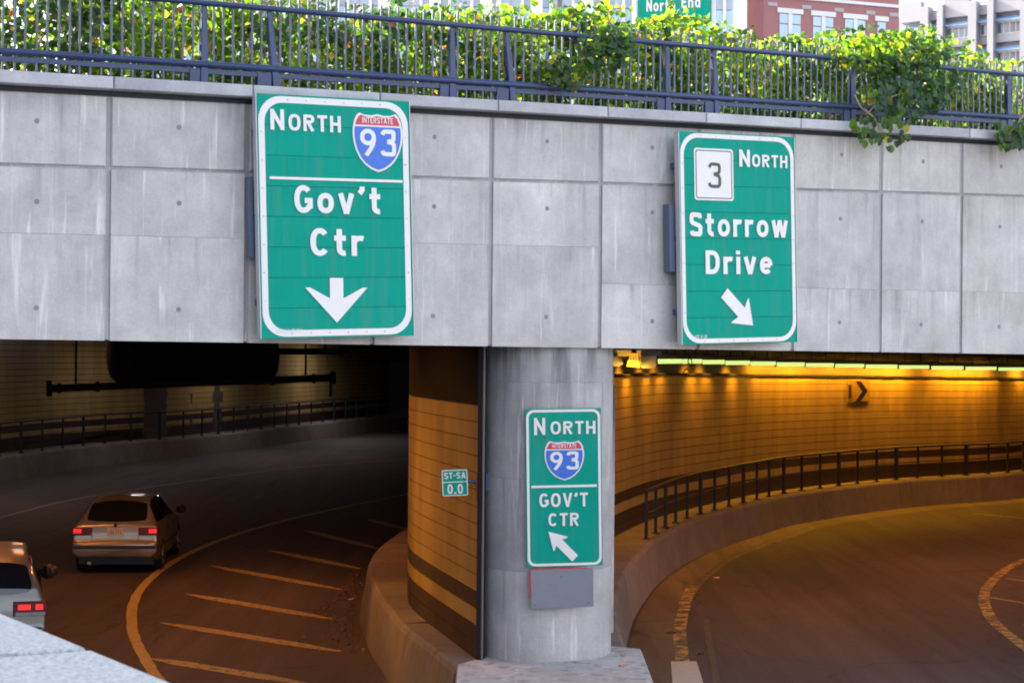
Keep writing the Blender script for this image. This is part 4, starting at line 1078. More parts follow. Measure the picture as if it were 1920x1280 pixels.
# ================================================================== VINES
from mathutils import noise as mn
def leaf_arrays(C, N_, S_, roll):
    """centres, normals-ish directions, sizes -> vertices of folded leaves"""
    n = len(C)
    up = N_ / np.linalg.norm(N_, axis=1, keepdims=True)
    ref = rng.normal(size=(n, 3)); t = np.cross(up, ref); t /= np.linalg.norm(t, axis=1, keepdims=True)
    b = np.cross(up, t)
    tpl = np.array([(0, 0, 0), (-.34, .22, .07), (-.42, .55, .10), (0, 1.0, -.12), (.42, .55, .10), (.34, .22, .07), (0, .5, 0)])
    tpl[:, 1] -= .5
    V = C[:, None, :] + S_[:, None, None] * (tpl[None, :, 0:1] * t[:, None, :] + tpl[None, :, 1:2] * b[:, None, :] + tpl[None, :, 2:3] * up[:, None, :])
    fb = np.array([(0, 5, 6), (5, 4, 6), (4, 3, 6), (3, 2, 6), (2, 1, 6), (1, 0, 6)])
    Fc = (np.arange(n)[:, None, None] * 7 + fb[None]).reshape(-1, 3)
    return V.reshape(-1, 3), Fc
def leaf_mesh(name, C, N_, S_, mats, mi, off):
    V, Fc = leaf_arrays(C, N_, S_, 0)
    me = bpy.data.meshes.new(name); V = V - np.array(off)[None]
    me.vertices.add(len(V)); me.vertices.foreach_set('co', V.ravel())
    me.loops.add(len(Fc) * 3); me.loops.foreach_set('vertex_index', Fc.ravel().astype(np.int32))
    me.polygons.add(len(Fc)); me.polygons.foreach_set('loop_start', np.arange(0, len(Fc) * 3, 3, dtype=np.int32))
    me.polygons.foreach_set('loop_total', np.full(len(Fc), 3, np.int32))
    for m in mats: me.materials.append(m)
    me.polygons.foreach_set('material_index', np.repeat(mi, 6).astype(np.int32)); me.update(); me.validate(); return me
TOPPX = [(-300, -150), (0, -120), (300, -50), (400, -14), (470, -40), (560, -40), (600, -20), (625, 0), (632, 26), (660, 34), (672, 22), (700, 14), (760, 17), (800, 10), (830, 30), (850, 30), (900, 14), (930, 22), (960, 9), (985, 12), (1005, 26), (1040, 22), (1085, 12), (1115, 22), (1150, 38), (1175, 56), (1195, 40), (1240, 24), (1270, 44), (1300, 52), (1340, 52), (1370, 66), (1420, 82), (1450, 70), (1520, 66), (1560, 62), (1620, 72), (1660, 58), (1700, 58), (1735, 84), (1765, 88), (1790, 110), (1806, 150), (1822, 205), (1836, 140), (1858, 112), (1920, 106), (2100, 108), (2300, 100)]
HD = -.95
tp = [F.sz(x, y, HD) for x, y in TOPPX]
def hedge_top(s): return float(np.interp(s, [a for a, b in tp], [b for a, b in tp]))
splits = [-120, 180, 400, 622, 850, 1010, 1190, 1430, 1640, 1822, 1990]
descs = ['tall vine thicket reaching out of the top at the left edge', 'tall sunlit vine thicket left of the first fence post', 'vine thicket with red tinged leaves between the first two fence posts', 'low vine mass above the right part of the big 93 sign',
         'vine hump just left of the middle behind the fence', 'dense dark vine mound left of the green street sign', 'vine with tall shoots in front of the North End street sign', 'vine row below the red brick building',
         'tallest yellow green vine clump where leaves spill over the fence', 'thin twiggy vine at the right edge below the concrete building']
def grow(root, n, s0_, s1_, d0, d1, zlo, zhi_f, thr, size, mix, parts_kind='stuff', nsc=2.3, seed=0, upb=.5):
    C = []; SHADE = []; tries = 0
    while len(C) < n and tries < n * 12:
        tries += 1
        s_ = random.uniform(s0_, s1_); d = random.uniform(d0, d1); zl = zlo(s_); zh = zhi_f(s_)
        if zh <= zl: continue
        z = random.uniform(zl, zh)
        if z > zh - .12 * mn.noise(Vector((s_ * 6, d * 3, seed))) - .04 and random.random() < .6: continue
        if mn.noise(Vector((s_ * nsc, d * nsc + seed, z * nsc * 1.2))) < thr: continue
        p = F.W(s_, z, d); C.append((p.x, p.y, p.z)); SHADE.append(bool(mn.noise(Vector((s_ * .9, d * .6, z * 1.1 + 5))) > .02))
    C = np.array(C); k = len(C)
    N_ = rng.normal(size=(k, 3)) * .8 + np.array([.15, -.35, upb])
    S_ = size * rng.uniform(.6, 1.35, k)
    mi = rng.choice(4, k, p=mix); SHADE = np.array(SHADE); mi = np.where(SHADE & (mi == 0) & (rng.random(k) < .75), 1, mi); mi = np.where(~SHADE & (mi == 1) & (rng.random(k) < .6), 0, mi)  # patches of dark leaves put the hedge's shade into leaf colour
    off = root.location
    o = link('foliage', leaf_mesh('foliage', C, N_, S_, [M['leaf'], M['leaf_d'], M['leaf_y'], M['leaf_r']], mi, off), root)
    o['kind'] = 'stuff'; return o
for i in range(len(splits) - 1):
    s0_, s1_ = F.sz(splits[i], 150, HD)[0], F.sz(splits[i + 1], 150, HD)[0]
    root = empty('vine_shrub', F.W((s0_ + s1_) / 2, 6.9, HD), descs[i], 'vine')
    area = (s1_ - s0_) * 1.6
    last = i == len(splits) - 2
    dens = 1750 if not last else 800
    if i < 3: dens = 2100
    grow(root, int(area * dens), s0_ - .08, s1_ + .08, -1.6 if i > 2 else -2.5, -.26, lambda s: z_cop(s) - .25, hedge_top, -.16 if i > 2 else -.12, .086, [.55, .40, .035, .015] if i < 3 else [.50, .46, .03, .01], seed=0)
    mb = MB()
    for k in range(15 if not last else 26):
        s_ = random.uniform(s0_, s1_); d = random.uniform(-1.3, -.4); z = z_cop(s_) - .3
        pts = []; lean = random.uniform(-.6, .6) if not last else random.uniform(-.1, .8)
        hgt = min(1.3, max(.4, hedge_top(s_) - z_cop(s_))) if not last else 1.0
        for q in range(7):
            t = q / 6; pts.append(F.W(s_ + lean * t + .06 * math.sin(q * 2 + k), z + .1 + (hgt + .1) * t, d + .1 * math.sin(q + k)))
        mb.tube(pts, .016, 5, r2=.007)
    mb.build('stems', M['wood'], root)
# the mass spilling over the fence, and its sprays
def clump(name, label, n, px0, px1, py0, py1, d0, d1, size, mix, shape=None, thr=-.3):
    root = empty(name, F.W(F.sz((px0 + px1) / 2, py1)[0], F.sz(px0, py1)[1], (d0 + d1) / 2), label, 'vine')
    C = []
    while len(C) < n:
        u_, v_ = random.uniform(-1, 1), random.uniform(-1, 1)
        if u_ * u_ + v_ * v_ > 1: continue
        px = (px0 + px1) / 2 + u_ * (px1 - px0) / 2; py = (py0 + py1) / 2 + v_ * (py1 - py0) / 2
        if shape and not shape(px, py): continue
        d = random.uniform(d0, d1); s_, z = F.sz(px, py, d)
        if mn.noise(Vector((s_ * 3.1, d * 3, z * 3.1))) < thr: continue
        if d < .12 and z < z_cop(s_) + .03: continue
        p = F.W(s_, z, d); C.append((p.x, p.y, p.z))
    C = np.array(C); k = len(C); N_ = rng.normal(size=(k, 3)) * .5 + np.array([.3, -.75, .55])
    mi = rng.choice(4, k, p=mix)
    o = link('foliage', leaf_mesh('foliage', C, N_, size * rng.uniform(.6, 1.3, k), [M['leaf'], M['leaf_d'], M['leaf_y'], M['leaf_r']], mi, root.location), root)
    o['kind'] = 'stuff'; return root
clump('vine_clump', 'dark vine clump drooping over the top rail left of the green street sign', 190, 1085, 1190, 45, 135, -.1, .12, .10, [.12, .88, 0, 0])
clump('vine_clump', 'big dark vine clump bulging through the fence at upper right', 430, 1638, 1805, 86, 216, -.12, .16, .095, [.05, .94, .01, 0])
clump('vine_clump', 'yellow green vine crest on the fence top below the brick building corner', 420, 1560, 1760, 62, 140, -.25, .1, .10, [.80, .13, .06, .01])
clump('vine_clump', 'dark vine patch with orange leaves behind the bars right of the first sign', 160, 1020, 1120, 100, 170, -.1, .08, .09, [.3, .6, .06, .04])
# hanging sprays with large single leaves
leafproto = None
def big_leaf_mesh(mat):
    mb = MB(); tpl = [(0, 0, 0), (-.32, .10, .06), (-.46, .42, .12), (-.30, .78, .06), (0, 1.0, -.14), (.30, .78, .06), (.46, .42, .12), (.32, .10, .06), (0, .45, 0)]
    mb.add([(x, y - .0, z) for x, y, z in tpl], [(8, i, (i + 1) % 8) for i in range(8)]); return mb.mesh('leaf', mat, fix=False)
LM = [big_leaf_mesh(M['leaf_d']), big_leaf_mesh(M['leaf']), big_leaf_mesh(M['leaf_y'])]
def spray(label, pts, d, n, spread, size, ylw=()):
    p0 = F.W(*F.sz(*pts[0], d), d); root = empty('hanging_vine', p0, label, 'vine')
    P = [F.W(*F.sz(x, y, d), d) for x, y in pts]
    mb = MB(); mb.tube(P, .014, 6, r2=.005); mb.build('stem', M['wood'], root)
    for k in range(n):
        px, py, sc = spread(k); dd = d + random.uniform(-.05, .12)
        c = F.W(*F.sz(px, py, dd), dd)
        o = link('leaf', LM[2 if k in ylw else (1 if random.random() < .45 else 0)], root)
        hang = Vector((random.uniform(-.6, .6), random.uniform(-.3, .3), -1)).normalized()
        nn = Vector((.35 + random.uniform(-.5, .5), -.9, .5 + random.uniform(-.4, .4))).normalized()
        xx = hang.cross(nn).normalized(); nn = xx.cross(hang)
        R = Matrix((xx, hang, nn)).transposed().to_4x4()
        o.matrix_basis = Matrix.Translation(c - p0) @ R @ Matrix.Scale(size * sc, 4)
    return root
def sp1(k):
    while True:
        u_, v_ = random.uniform(-1, 1), random.uniform(-1, 1)
        if u_ * u_ + v_ * v_ < 1: break
    return 1678 + u_ * 52, 192 + v_ * 36, random.uniform(.7, 1.2)
spray('green vine spray arching over the fence rail above the wall top', [(1602, 178), (1612, 198), (1625, 214), (1650, 190), (1690, 175), (1720, 190)], .24, 50, sp1, .12)
def sp2(k):
    t = random.random(); x = 1598 + 112 * t; top = 214 + 4 * t; bot = 250 + 26 * math.sin(math.pi * min(1, t * 1.05)) + (8 if t < .1 else 0)
    return x, random.uniform(top, bot), random.uniform(.65, 1.15)
spray('leafy vine spray hanging down over the coping stone between fence posts', [(1620, 205), (1640, 222), (1648, 240), (1640, 262)], .26, 48, sp2, .11, (9, 20))
def sp3(k): return 1900 + random.uniform(-30, 40), 247 + random.uniform(-22, 24), random.uniform(.7, 1.1)
spray('dark vine spray drooping over the coping at the right edge', [(1920, 215), (1905, 235), (1890, 255)], .26, 80, sp3, .12)
# two taller shoots above the hedge
for lab, pts, n in (('upright vine shoot with a pale tip left of the green street sign', [(1142, 60), (1140, 25), (1138, -5)], 16), ('thin leaning vine shoot in front of the green street sign', [(1215, 60), (1240, 35), (1258, 12), (1262, 2)], 26)):
    def spx(k, pts=pts):
        i = random.randrange(len(pts) - 1); t = random.random(); return pts[i][0] * (1 - t) + pts[i + 1][0] * t + random.uniform(-9, 9), pts[i][1] * (1 - t) + pts[i + 1][1] * t + random.uniform(-7, 7), random.uniform(.4, .8)
    r_ = spray(lab, pts, -.8, n, spx, .12, tuple(range(0, n, 2)))

# ================================================================== RAILINGS IN THE TUNNELS
def railing(label, edge, sgn, l0, l1, step, first_thick, zr, name='railing', off=.16, thick=3, pr=.026):
    root = empty(name, (edge.at(l0).x, edge.at(l0).y, Z), label, 'railing')
    n = int((l1 - l0) / .5)
    P = []
    for k in range(n + 1):
        q = edge.off(l0 + (l1 - l0) * k / n, -sgn * off); P.append((q.x, q.y, zr))
    mb = MB(); mb.tube(P, .035, 8); mb.build('top_rail', M['rail_dark'], root, smooth=True)
    mb = MB(); mb.tube([(a, b, Z + (zr - Z) * .52) for a, b, c in P], .016, 6); mb.build('middle_rail', M['rail_dark'], root, smooth=True)
    l = l0; i = 0
    while l < l1:
        q = edge.off(l, -sgn * off); t = edge.tan(l); thk = (i % thick == first_thick)
        a = math.atan2(t.y, t.x)
        mb = MB(); mb.box((q.x, q.y, (Z + zr) / 2), (.13 if thk else .045, .06, zr - Z - .03), Matrix.Rotation(a, 3, 'Z')); mb.build('post', M['rail_dark'], root)
        mb = MB(); mb.box((q.x, q.y, Z + .012), (.20 if thk else .13, .14, .02), Matrix.Rotation(a, 3, 'Z')); mb.build('base_plate', M['rail_dark'], root)
        l += step; i += 1
    return root
la = curve_px(right_edge, 1395, -.16); lb = curve_px(right_edge, 1812, -.16); stp = (lb - la) / 12
lstart = la - 8 * stp
railing('dark steel railing on the barrier along the glowing tiled wall', right_edge, 1, lstart, right_edge.len - 4, stp, 2, 1.78)
railing('unlit steel railing on the barrier inside the left tunnel', left_edge, 1, 0, left_edge.len - 2, 1.75, 1, 1.95)

# ================================================================== LIGHTS
LAMPS = []
def lamp(name, kind, loc, energy, col, parent=None, size=.3, rot=None, spot=None, blend=.6, size_y=None):
    ld = bpy.data.lights.new(name, kind); ld.energy = energy; ld.color = col
    if kind == 'AREA':
        ld.shape = 'RECTANGLE'; ld.size = size; ld.size_y = size_y or size
    else: ld.shadow_soft_size = size
    if kind == 'SPOT': ld.spot_size = spot; ld.spot_blend = blend
    o = bpy.data.objects.new(name, ld); COL.objects.link(o)
    off = Vector()
    if parent is not None: o.parent = parent; off = parent.location
    o.location = Vector(loc) - off
    if rot is not None: o.rotation_euler = rot
    return o
ORANGE = (1.0, .32, .09)
OFFL = .42
edges = [1231, 1243, 1275, 1314, 1356, 1404, 1454, 1507, 1562, 1620, 1682, 1743, 1806, 1870, 1936, 2003]
le = [curve_px(rightW, x, OFFL) for x in edges]
fixtures = []
for i in range(len(le) - 1):
    a, b = le[i] + .02, le[i + 1] - .05
    zt = 4.40 - .27 * max(0, (a + b) / 2 - 19) / 24
    mid = rightW.off((a + b) / 2, OFFL)
    r_ = empty('strip_light', (mid.x, mid.y, zt), 'shortest greenish strip light at the left end of the row beside the junction boxes' if i == 0 else 'one of the row of greenish strip lights above the tiled wall of the right tunnel', 'strip light', 'strip lights above the right tunnel wall')
    mb = MB(); rightW.band(mb, a, b, zt + .004, zt + .10, OFFL - .07, OFFL + .07, 2); mb.build('housing', M['house'], r_)
    mb = MB(); rightW.band(mb, a + .03, b - .03, zt - .10, zt, OFFL - .055, OFFL + .055, 2); mb.build('lens', M['fluo'], r_)
    mb = MB(); rightW.band(mb, a, b + .03, zt + .104, zt + .12, OFFL - .30, OFFL + .36, 2); mb.build('light_shield', M['dark_steel'], r_)  # plate added to keep the strip's light off the ceiling
    mb = MB(); rightW.band(mb, a, b + .03, zt + .0, zt + .10, OFFL + .34, OFFL + .36, 2); mb.build('light_shield_lip', M['dark_steel'], r_) if False else None
    q = rightW.off(a, OFFL); mb = MB(); mb.box((q.x, q.y, zt - .02), (.05, .13, .18)); mb.build('bracket', M['dark_steel'], r_)
    for t in (.25, .75):
        q = rightW.off(a + (b - a) * t, OFFL); mb = MB(); mb.tube([(q.x, q.y, zt + .1), (q.x, q.y, 4.64)], .012, 6); mb.build('hanger', M['dark_steel'], r_)
    fixtures.append((r_, (a + b) / 2))
scal = [1160, 1190, 1226, 1252, 1310, 1335, 1386, 1436, 1464, 1492, 1520, 1548, 1578, 1608, 1640, 1672, 1704, 1764, 1796, 1828, 1860, 1925, 1960]
for px in scal:
    l = curve_px(rightW, px, .18); q = rightW.off(l, .25); t = rightW.tan(l)
    fx = min(fixtures, key=lambda f: abs(f[1] - l))[0]
    zt = 4.40 - .27 * max(0, l - 19) / 24
    mb = MB(); mb.box((q.x, q.y, zt + .035), (.16, .10, .05), Matrix.Rotation(math.atan2(t.y, t.x), 3, 'Z')); mb.build('sodium_lamp_head', M['house'], fx)
    # aim down and slightly to the wall
    o = rightW.off(l, -.10) - q; aim = Vector((o.x, o.y, -.9)).normalized()
    if px < 1420: lamp('sodium_lamp', 'SPOT', (q.x, q.y, zt - .01), 13 * SODIUM_WALL * random.uniform(.6, 1.3), (1.0, .43, .02), fx, .12, aim.to_track_quat('-Z', 'Y').to_euler(), math.radians(120), 1.0)
    else:
        yv = aim.cross(Vector((t.x, t.y, 0))).normalized(); Rm = Matrix((Vector((t.x, t.y, 0)).normalized(), -yv, -aim)).transposed()
        if Rm.determinant() < 0: Rm = Matrix((Vector((t.x, t.y, 0)).normalized(), yv, -aim)).transposed()
        lamp('sodium_lamp', 'AREA', (q.x, q.y, zt - .01), 3.3 * SODIUM_WALL * random.uniform(.6, 1.3), (1.0, .43, .02), fx, .85, Rm.to_euler(), size_y=.08)
# recessed ceiling lamps over the roads
def ceiling_lamp(x, y, z, ang, e, col, label, group, L=1.3, vis=True):
    r_ = empty('ceiling_light', (x, y, z), label, 'ceiling light', group)
    R = Matrix.Rotation(ang, 3, 'Z')
    mb = MB(); mb.box((x, y, z + .03), (L + .1, .36, .06), R); mb.build('housing', M['house'], r_)
    mb = MB(); mb.box((x, y, z - .006), (L, .26, .012), R); mb.build('lens', M['sod_lens'], r_)
    a = lamp('sodium_lamp', 'AREA', (x, y, z - .03), e, col, r_, L, (0, 0, ang), size_y=.26)
    return r_
for x, y, a in ((5.5, 31, .9), (9.5, 37, .8), (14.5, 43, .7), (19, 49, .6), (24, 54, .6)):
    ceiling_lamp(x, y, 4.60, a, 75 * SODIUM_ROAD, ORANGE, 'orange sodium light on the ceiling of the right tunnel', 'sodium lights on the right tunnel ceiling')
for x, y, a, e in ((-5.0, 25.5, 1.5, 60), (-4.8, 32, 1.45, 70), (-9.5, 31, 1.5, 50), (-13.5, 49.5, 1.3, 26), (-8.5, 72, 1.2, 10)):
    ceiling_lamp(x, y, 5.17, a, e * SODIUM_LEFT, ORANGE, 'orange sodium light on the ceiling of the left tunnel', 'sodium lights on the left tunnel ceiling')
for x, y, a, e in ((-16.6, 51, 1.3, 9), (-16.0, 58, 1.3, 9), (-14.2, 66, 1.2, 11), (-11.2, 76, 1.15, 16), (-8.6, 88, 1.1, 26)):  # unseen fill lights added to lift the dark far wall
    ceiling_lamp(x, y, 5.17, a, e, (.92, .84, .88), 'dim neutral fill light added on the ceiling along the far wall of the left tunnel', 'dim fill lights added on the left tunnel ceiling')
for x, y, ty in ((-7.6, 24.0, 22.3), (-7.8, 27.5, 25.5)):  # unseen spots added to light the pier while sparing the road
    r_ = empty('added_flood_light', (x, y, 5.1), 'unseen orange flood light added on the left tunnel ceiling to light the pier wall', 'flood light', 'flood lights added on the left tunnel ceiling')
    mb = MB(); mb.box((x, y, 5.10), (.3, .3, .2)); mb.build('housing', M['house'], r_)  # housing of the added flood light
    aim = (Vector((-.9, ty, 2.1)) - Vector((x, y, 5.0))).normalized()
    lamp('sodium_lamp', 'SPOT', Vector((x, y, 4.98)) + aim * .1, 310, (1.0, .42, .05), r_, .1, aim.to_track_quat('-Z', 'Y').to_euler(), math.radians(46), .7)
# hanging sodium lamp and grey boxes just right of the column
q = PD(1188, 690, 26)
r_ = empty('hanging_lamp', (q.x, q.y, 4.5), 'glowing yellow hanging lamp right of the column under the fascia', 'lamp')
def at26(x, y, D=26): v = PD(x, y, D); return v
def quadprism(name, pts, D, th, mat, parent):
    mb = MB(); p = [at26(x, y, D) for x, y in pts]; n = len(p); f = [(v.x, v.y, v.z) for v in p]; b = [(v.x, v.y + th, v.z) for v in p]
    mb.add(f + b, [tuple(range(n)), tuple(range(2 * n - 1, n - 1, -1))] + [(i, (i + 1) % n, n + (i + 1) % n, n + i) for i in range(n)]); return mb.build(name, mat, parent)
quadprism('lens', [(1176, 687), (1200, 689), (1198, 676), (1179, 675)], 26, .16, M['sod_lens'], r_)
for k in range(4):
    x = 1180 + k * 5; quadprism('cage_bar', [(x, 675), (x + 2.6, 675), (x + 1.6 + (1.5 - k) * .8, 662), (x + .2 + (1.5 - k) * .8, 662)], 26, .10, emit('warm_cage_' + str(k), (1.0, .42, .03), .18) if k == 0 else bpy.data.materials['warm_cage_0'], r_)
quadprism('cap', [(1183, 662), (1195, 662), (1192, 655), (1186, 655)], 26, .08, M['dark_steel'], r_)
lamp('sodium_lamp', 'POINT', (at26(1188, 692).x, 26.1, at26(1188, 694).z), 14, (1.0, .5, .04), r_, .05)
hb = empty('junction_box', tuple(at26(1190, 662, 25.4)), 'dark grey cable trough and junction boxes beside the hanging lamp', 'junction box')
quadprism('trough', [(1140, 668), (1240, 667), (1240, 657), (1140, 656)], 26.6, .3, M['house'], hb)
quadprism('box', [(1203, 688), (1207, 690), (1226, 690), (1230, 686), (1231, 667), (1201, 667)], 26.2, .3, M['house'], hb)
quadprism('box', [(1140, 686), (1160, 687), (1168, 682), (1166, 668), (1140, 668)], 26.2, .3, M['house'], hb)
# loose cables looping below the strip lights
for pts, lab in (([(1292, 668), (1290, 678), (1293, 685), (1297, 686), (1297, 676), (1294, 668)], 'thin loose cable looping down in front of the strip lights'), ([(1280, 702), (1284, 693), (1289, 691), (1294, 700)], 'small cable loop on the ledge above the tiled wall')):
    D_ = 39; mb = MB(); mb.tube([PD(x, y, D_) for x, y in pts], .014, 5)
    tag(mb.build('cable', M['dark_steel']), lab, 'cable')

# ================================================================== DARK EQUIPMENT IN THE LEFT TUNNEL
def capsule(mb, a, b, r, n=20, rim=.28):
    a, b = Vector(a), Vector(b); d = (b - a).normalized(); L = (b - a).length
    a1 = Vector((0, 0, 1)); u = d.cross(a1).normalized(); v = d.cross(u)
    prof = [(0, r * .55), (.06, r * .8), (.18, r * .95), (rim, r), (L - rim, r), (L - .18, r * .95), (L - .06, r * .8), (L, r * .55)]
    vv = [a + d * t + (u * math.cos(2 * math.pi * k / n) + v * math.sin(2 * math.pi * k / n)) * q for t, q in prof for k in range(n)]
    fs = [(i * n + k, i * n + (k + 1) % n, (i + 1) * n + (k + 1) % n, (i + 1) * n + k) for i in range(len(prof) - 1) for k in range(n)]
    fs += [tuple(range(n)), tuple((len(prof) - 1) * n + k for k in range(n))]
    mb.add(vv, fs)
jf = empty('jet_fan', PD(360, 650, 45), 'huge dark cylindrical ventilation fan hanging in the left tunnel', 'ventilation fan')
a = PD(206, 655, 44.5); b = PD(515, 655, 46.5); a.z = b.z = 4.50 - .03
mb = MB(); capsule(mb, (a.x, a.y, 4.36), (b.x, b.y, 4.36), .74); mb.build('casing', M['duct'], jf, smooth=True)
for t in (.08, .36, .64, .9):
    p = a + (b - a) * t; d_ = (b - a).normalized()
    mb = MB(); mb.tube([Vector((p.x, p.y, 4.36)) - d_ * .04, Vector((p.x, p.y, 4.36)) + d_ * .04], .765, 24); mb.build('band', M['dark_steel'], jf)
    mb = MB(); mb.box((p.x, p.y, 5.13), (.08, .5, .2)); mb.build('hanger', M['dark_steel'], jf)
pr = empty('hanging_pipe', PD(360, 715, 44), 'long dark pipe with round end flanges slung below the ventilation fan', 'pipe')
a = PD(92, 728, 43.4); b = PD(624, 708, 45.2)
mb = MB(); mb.tube([a, b], .095, 12); mb.build('pipe', M['dark_steel'], pr, smooth=True)
d_ = (b - a).normalized()
for t, rr, hh_ in ((0, .21, .07), (.035, .13, .05), (.165, .14, .05), (.78, .14, .06), (.93, .13, .04), (1, .17, .06)):
    p = a + (b - a) * t; mb = MB(); mb.tube([p - d_ * hh_, p + d_ * hh_], rr, 14); mb.build('flange', M['dark_steel'], pr)
for t in (.09, .9): 
    p = a + (b - a) * t; mb = MB(); mb.tube([p + Vector((0, .02, 0)), (p.x, p.y + .02, 5.2)], .03, 6); mb.build('hanger_rod', M['dark_steel'], pr)
p = b - d_ * .05; mb = MB(); mb.box((p.x, p.y, p.z - .3), (.07, .07, .4)); mb.build('drop_pipe', M['dark_steel'], pr)
pr = empty('hanging_pipe', PD(580, 660, 47), 'short dark pipe behind the right end of the ventilation fan', 'pipe')
a = PD(505, 659, 47); b = PD(636, 659, 47); mb = MB(); mb.tube([a, b], .085, 12); mb.build('pipe', M['dark_steel'], pr, smooth=True)
mb = MB(); mb.tube([b, b + Vector((.12, 0, 0))], .13, 12); mb.build('flange', M['dark_steel'], pr)
mb = MB(); mb.tube([b + Vector((.12, 0, 0)), b + Vector((.3, 0, 0))], .04, 8); mb.build('stub', M['dark_steel'], pr)
mb = MB(); mb.tube([Vector((b.x - .4, b.y, b.z)), Vector((b.x - .4, b.y, 5.2))], .03, 6); mb.build('hanger_rod', M['dark_steel'], pr)
p = PD(750, 720, 96); cbn = empty('equipment_cabinet', (p.x, p.y, .9), 'tall dark cabinet at the far end of the left tunnel next to the pier', 'cabinet')
mb = MB(); mb.box((p.x + .1, p.y, 2.6), (1.3, .8, 2.6)); mb.build('body', M['duct'], cbn)
mb = MB(); mb.box((p.x + .1, p.y, 1.05), (1.1, .7, .45)); mb.build('stand', M['dark_steel'], cbn)
p = PD(757, 658, 60); mb = MB(); mb.tube([(p.x - .2, p.y, p.z), (p.x + .3, p.y, p.z)], .19, 12); mb.tube([(p.x, p.y, p.z), (p.x, p.y, 5.2)], .03, 6)
tag(mb.build('ceiling_speaker', M['duct']), 'small dark round fitting on the left tunnel ceiling next to the pier wall', 'fitting')

# ================================================================== CARS
def cr(a, b, c, d, t): return 0.5 * ((2 * b) + (c - a) * t + (2 * a - 5 * b + 4 * c - d) * t * t + (3 * b - a - 3 * c + d) * t ** 3)
class Body:
    """st: list of (y, half width, z bottom, z belt, z roof, half width at roof)"""
    def __init__(s, st):
        s.rows = []
        for y, w_, zb, zl_, zr_, wr in st:
            g = zr_ - zl_
            s.rows.append([Vector(q) for q in ((0, y, zb), (w_ * .86, y, zb), (w_ * .97, y, zb + .07), (w_, y, zb + (zl_ - zb) * .45), (w_ * .985, y, zb + (zl_ - zb) * .8), (w_ * .955, y, zl_),
                (wr + (w_ * .955 - wr) * .12, y, zl_ + g * .86), (wr * .86, y, zl_ + g * .985), (wr * .45, y, zr_ + .012), (0, y, zr_ + .02))])
        s.n = len(s.rows)
    def pt(s, u, v, side=1):
        def row(i, v):
            r = s.rows[max(0, min(s.n - 1, i))]; j = int(min(max(v, 0), 8.9999)); t = v - j
            g = lambda k: (r[k] if 0 <= k <= 9 else (Vector((-r[1].x, r[1].y, r[1].z)) if k < 0 else Vector((-r[8].x, r[8].y, r[8].z))))
            return cr(g(j - 1), g(j), g(j + 1), g(j + 2), t) if not (j == 1 or j == 0) else g(j) * (1 - t) + g(j + 1) * t
        i = int(min(max(u, 0), s.n - 1.0001)); t = u - i
        p = cr(row(i - 1, v), row(i, v), row(i + 1, v), row(i + 2, v), t)
        p.y = row(i, v).y * (1 - t) + row(i + 1, v).y * t
        return Vector((p.x * side, p.y, p.z))
    def mesh(s, mats, sub=4, vs_=3):
        nu = (s.n - 1) * sub + 1; nv = 9 * vs_
        mb = MB(); vv = []
        prof = [(k / vs_, 1) for k in range(nv + 1)] + [(k / vs_, -1) for k in range(nv - 1, 0, -1)]
        for i in range(nu):
            for v, sd in prof: vv.append(s.pt(i / sub, v, sd))
        m = len(prof)
        fs = [(i * m + k, i * m + (k + 1) % m, (i + 1) * m + (k + 1) % m, (i + 1) * m + k) for i in range(nu - 1) for k in range(m)]
        fs += [tuple(range(m)), tuple((nu - 1) * m + k for k in range(m))]
        mb.add(vv, fs); return mb
    def patch(s, quad, off=.006, n=8, side=1, sym=False, rnd=0):
        """quad in (u, v): four corners; sym: mirrored across the middle so that v=9 is the centre line"""
        mb = MB(); vv = []
        for i in range(n + 1):
            for j in range(n + 1):
                a, b = i / n, j / n
                if sym:
                    vside = 1 if b < .5 else -1; bb = b * 2 if b < .5 else (1 - b) * 2
                else: vside, bb = side, b
                u = (quad[0][0] * (1 - a) + quad[1][0] * a) * (1 - bb) + (quad[3][0] * (1 - a) + quad[2][0] * a) * bb
                v = (quad[0][1] * (1 - a) + quad[1][1] * a) * (1 - bb) + (quad[3][1] * (1 - a) + quad[2][1] * a) * bb
                if rnd: 
                    q_ = abs(2 * a - 1); v = 9 - (9 - v) * max(.0, 1 - q_ ** 5) ** .22 if a not in (0, 1) else 9 - (9 - v) * .55
                p = s.pt(u, v, vside); e = .01
                du = s.pt(u + e, v, vside) - s.pt(u - e, v, vside); dv = s.pt(u, min(9, v + e), vside) - s.pt(u, v - e, vside)
                nn = du.cross(dv)
                if nn.length < 1e-9: nn = Vector((vside, 0, 0))
                nn.normalize()
                c = Vector((0, p.y, .6))
                if nn.dot(p - c) < 0: nn = -nn
                vv.append(p + nn * off)
        fs = [(i * (n + 1) + j, (i + 1) * (n + 1) + j, (i + 1) * (n + 1) + j + 1, i * (n + 1) + j + 1) for i in range(n) for j in range(n)]
        return mb.add(vv, fs)
M['tyre'] = plain('tyre_rubber', (.02, .02, .022), .85)
M['rim'] = plain('alloy_rim', (.42, .42, .42), .35, .7)
M['cglass'] = glass('car_glass', (.008, .009, .012), .03)
M['trim'] = plain('black_trim', (.018, .018, .02), .5)
M['tail_on'] = emit('lit_tail_lamp', (1.0, .025, .03), .17)
M['tail_off'] = plain('dark_tail_lamp', (.10, .004, .01), .25, spec=.8)
M['tail_clear'] = plain('clear_lens', (.35, .28, .28), .2)
def carpaint(name, col):
    m, n, b, l = newmat(name); b.inputs['Base Color'].default_value = (*col, 1); b.inputs['Metallic'].default_value = .55
    b.inputs['Roughness'].default_value = .34; b.inputs['Coat Weight'].default_value = .6; b.inputs['Coat Roughness'].default_value = .08
    return m
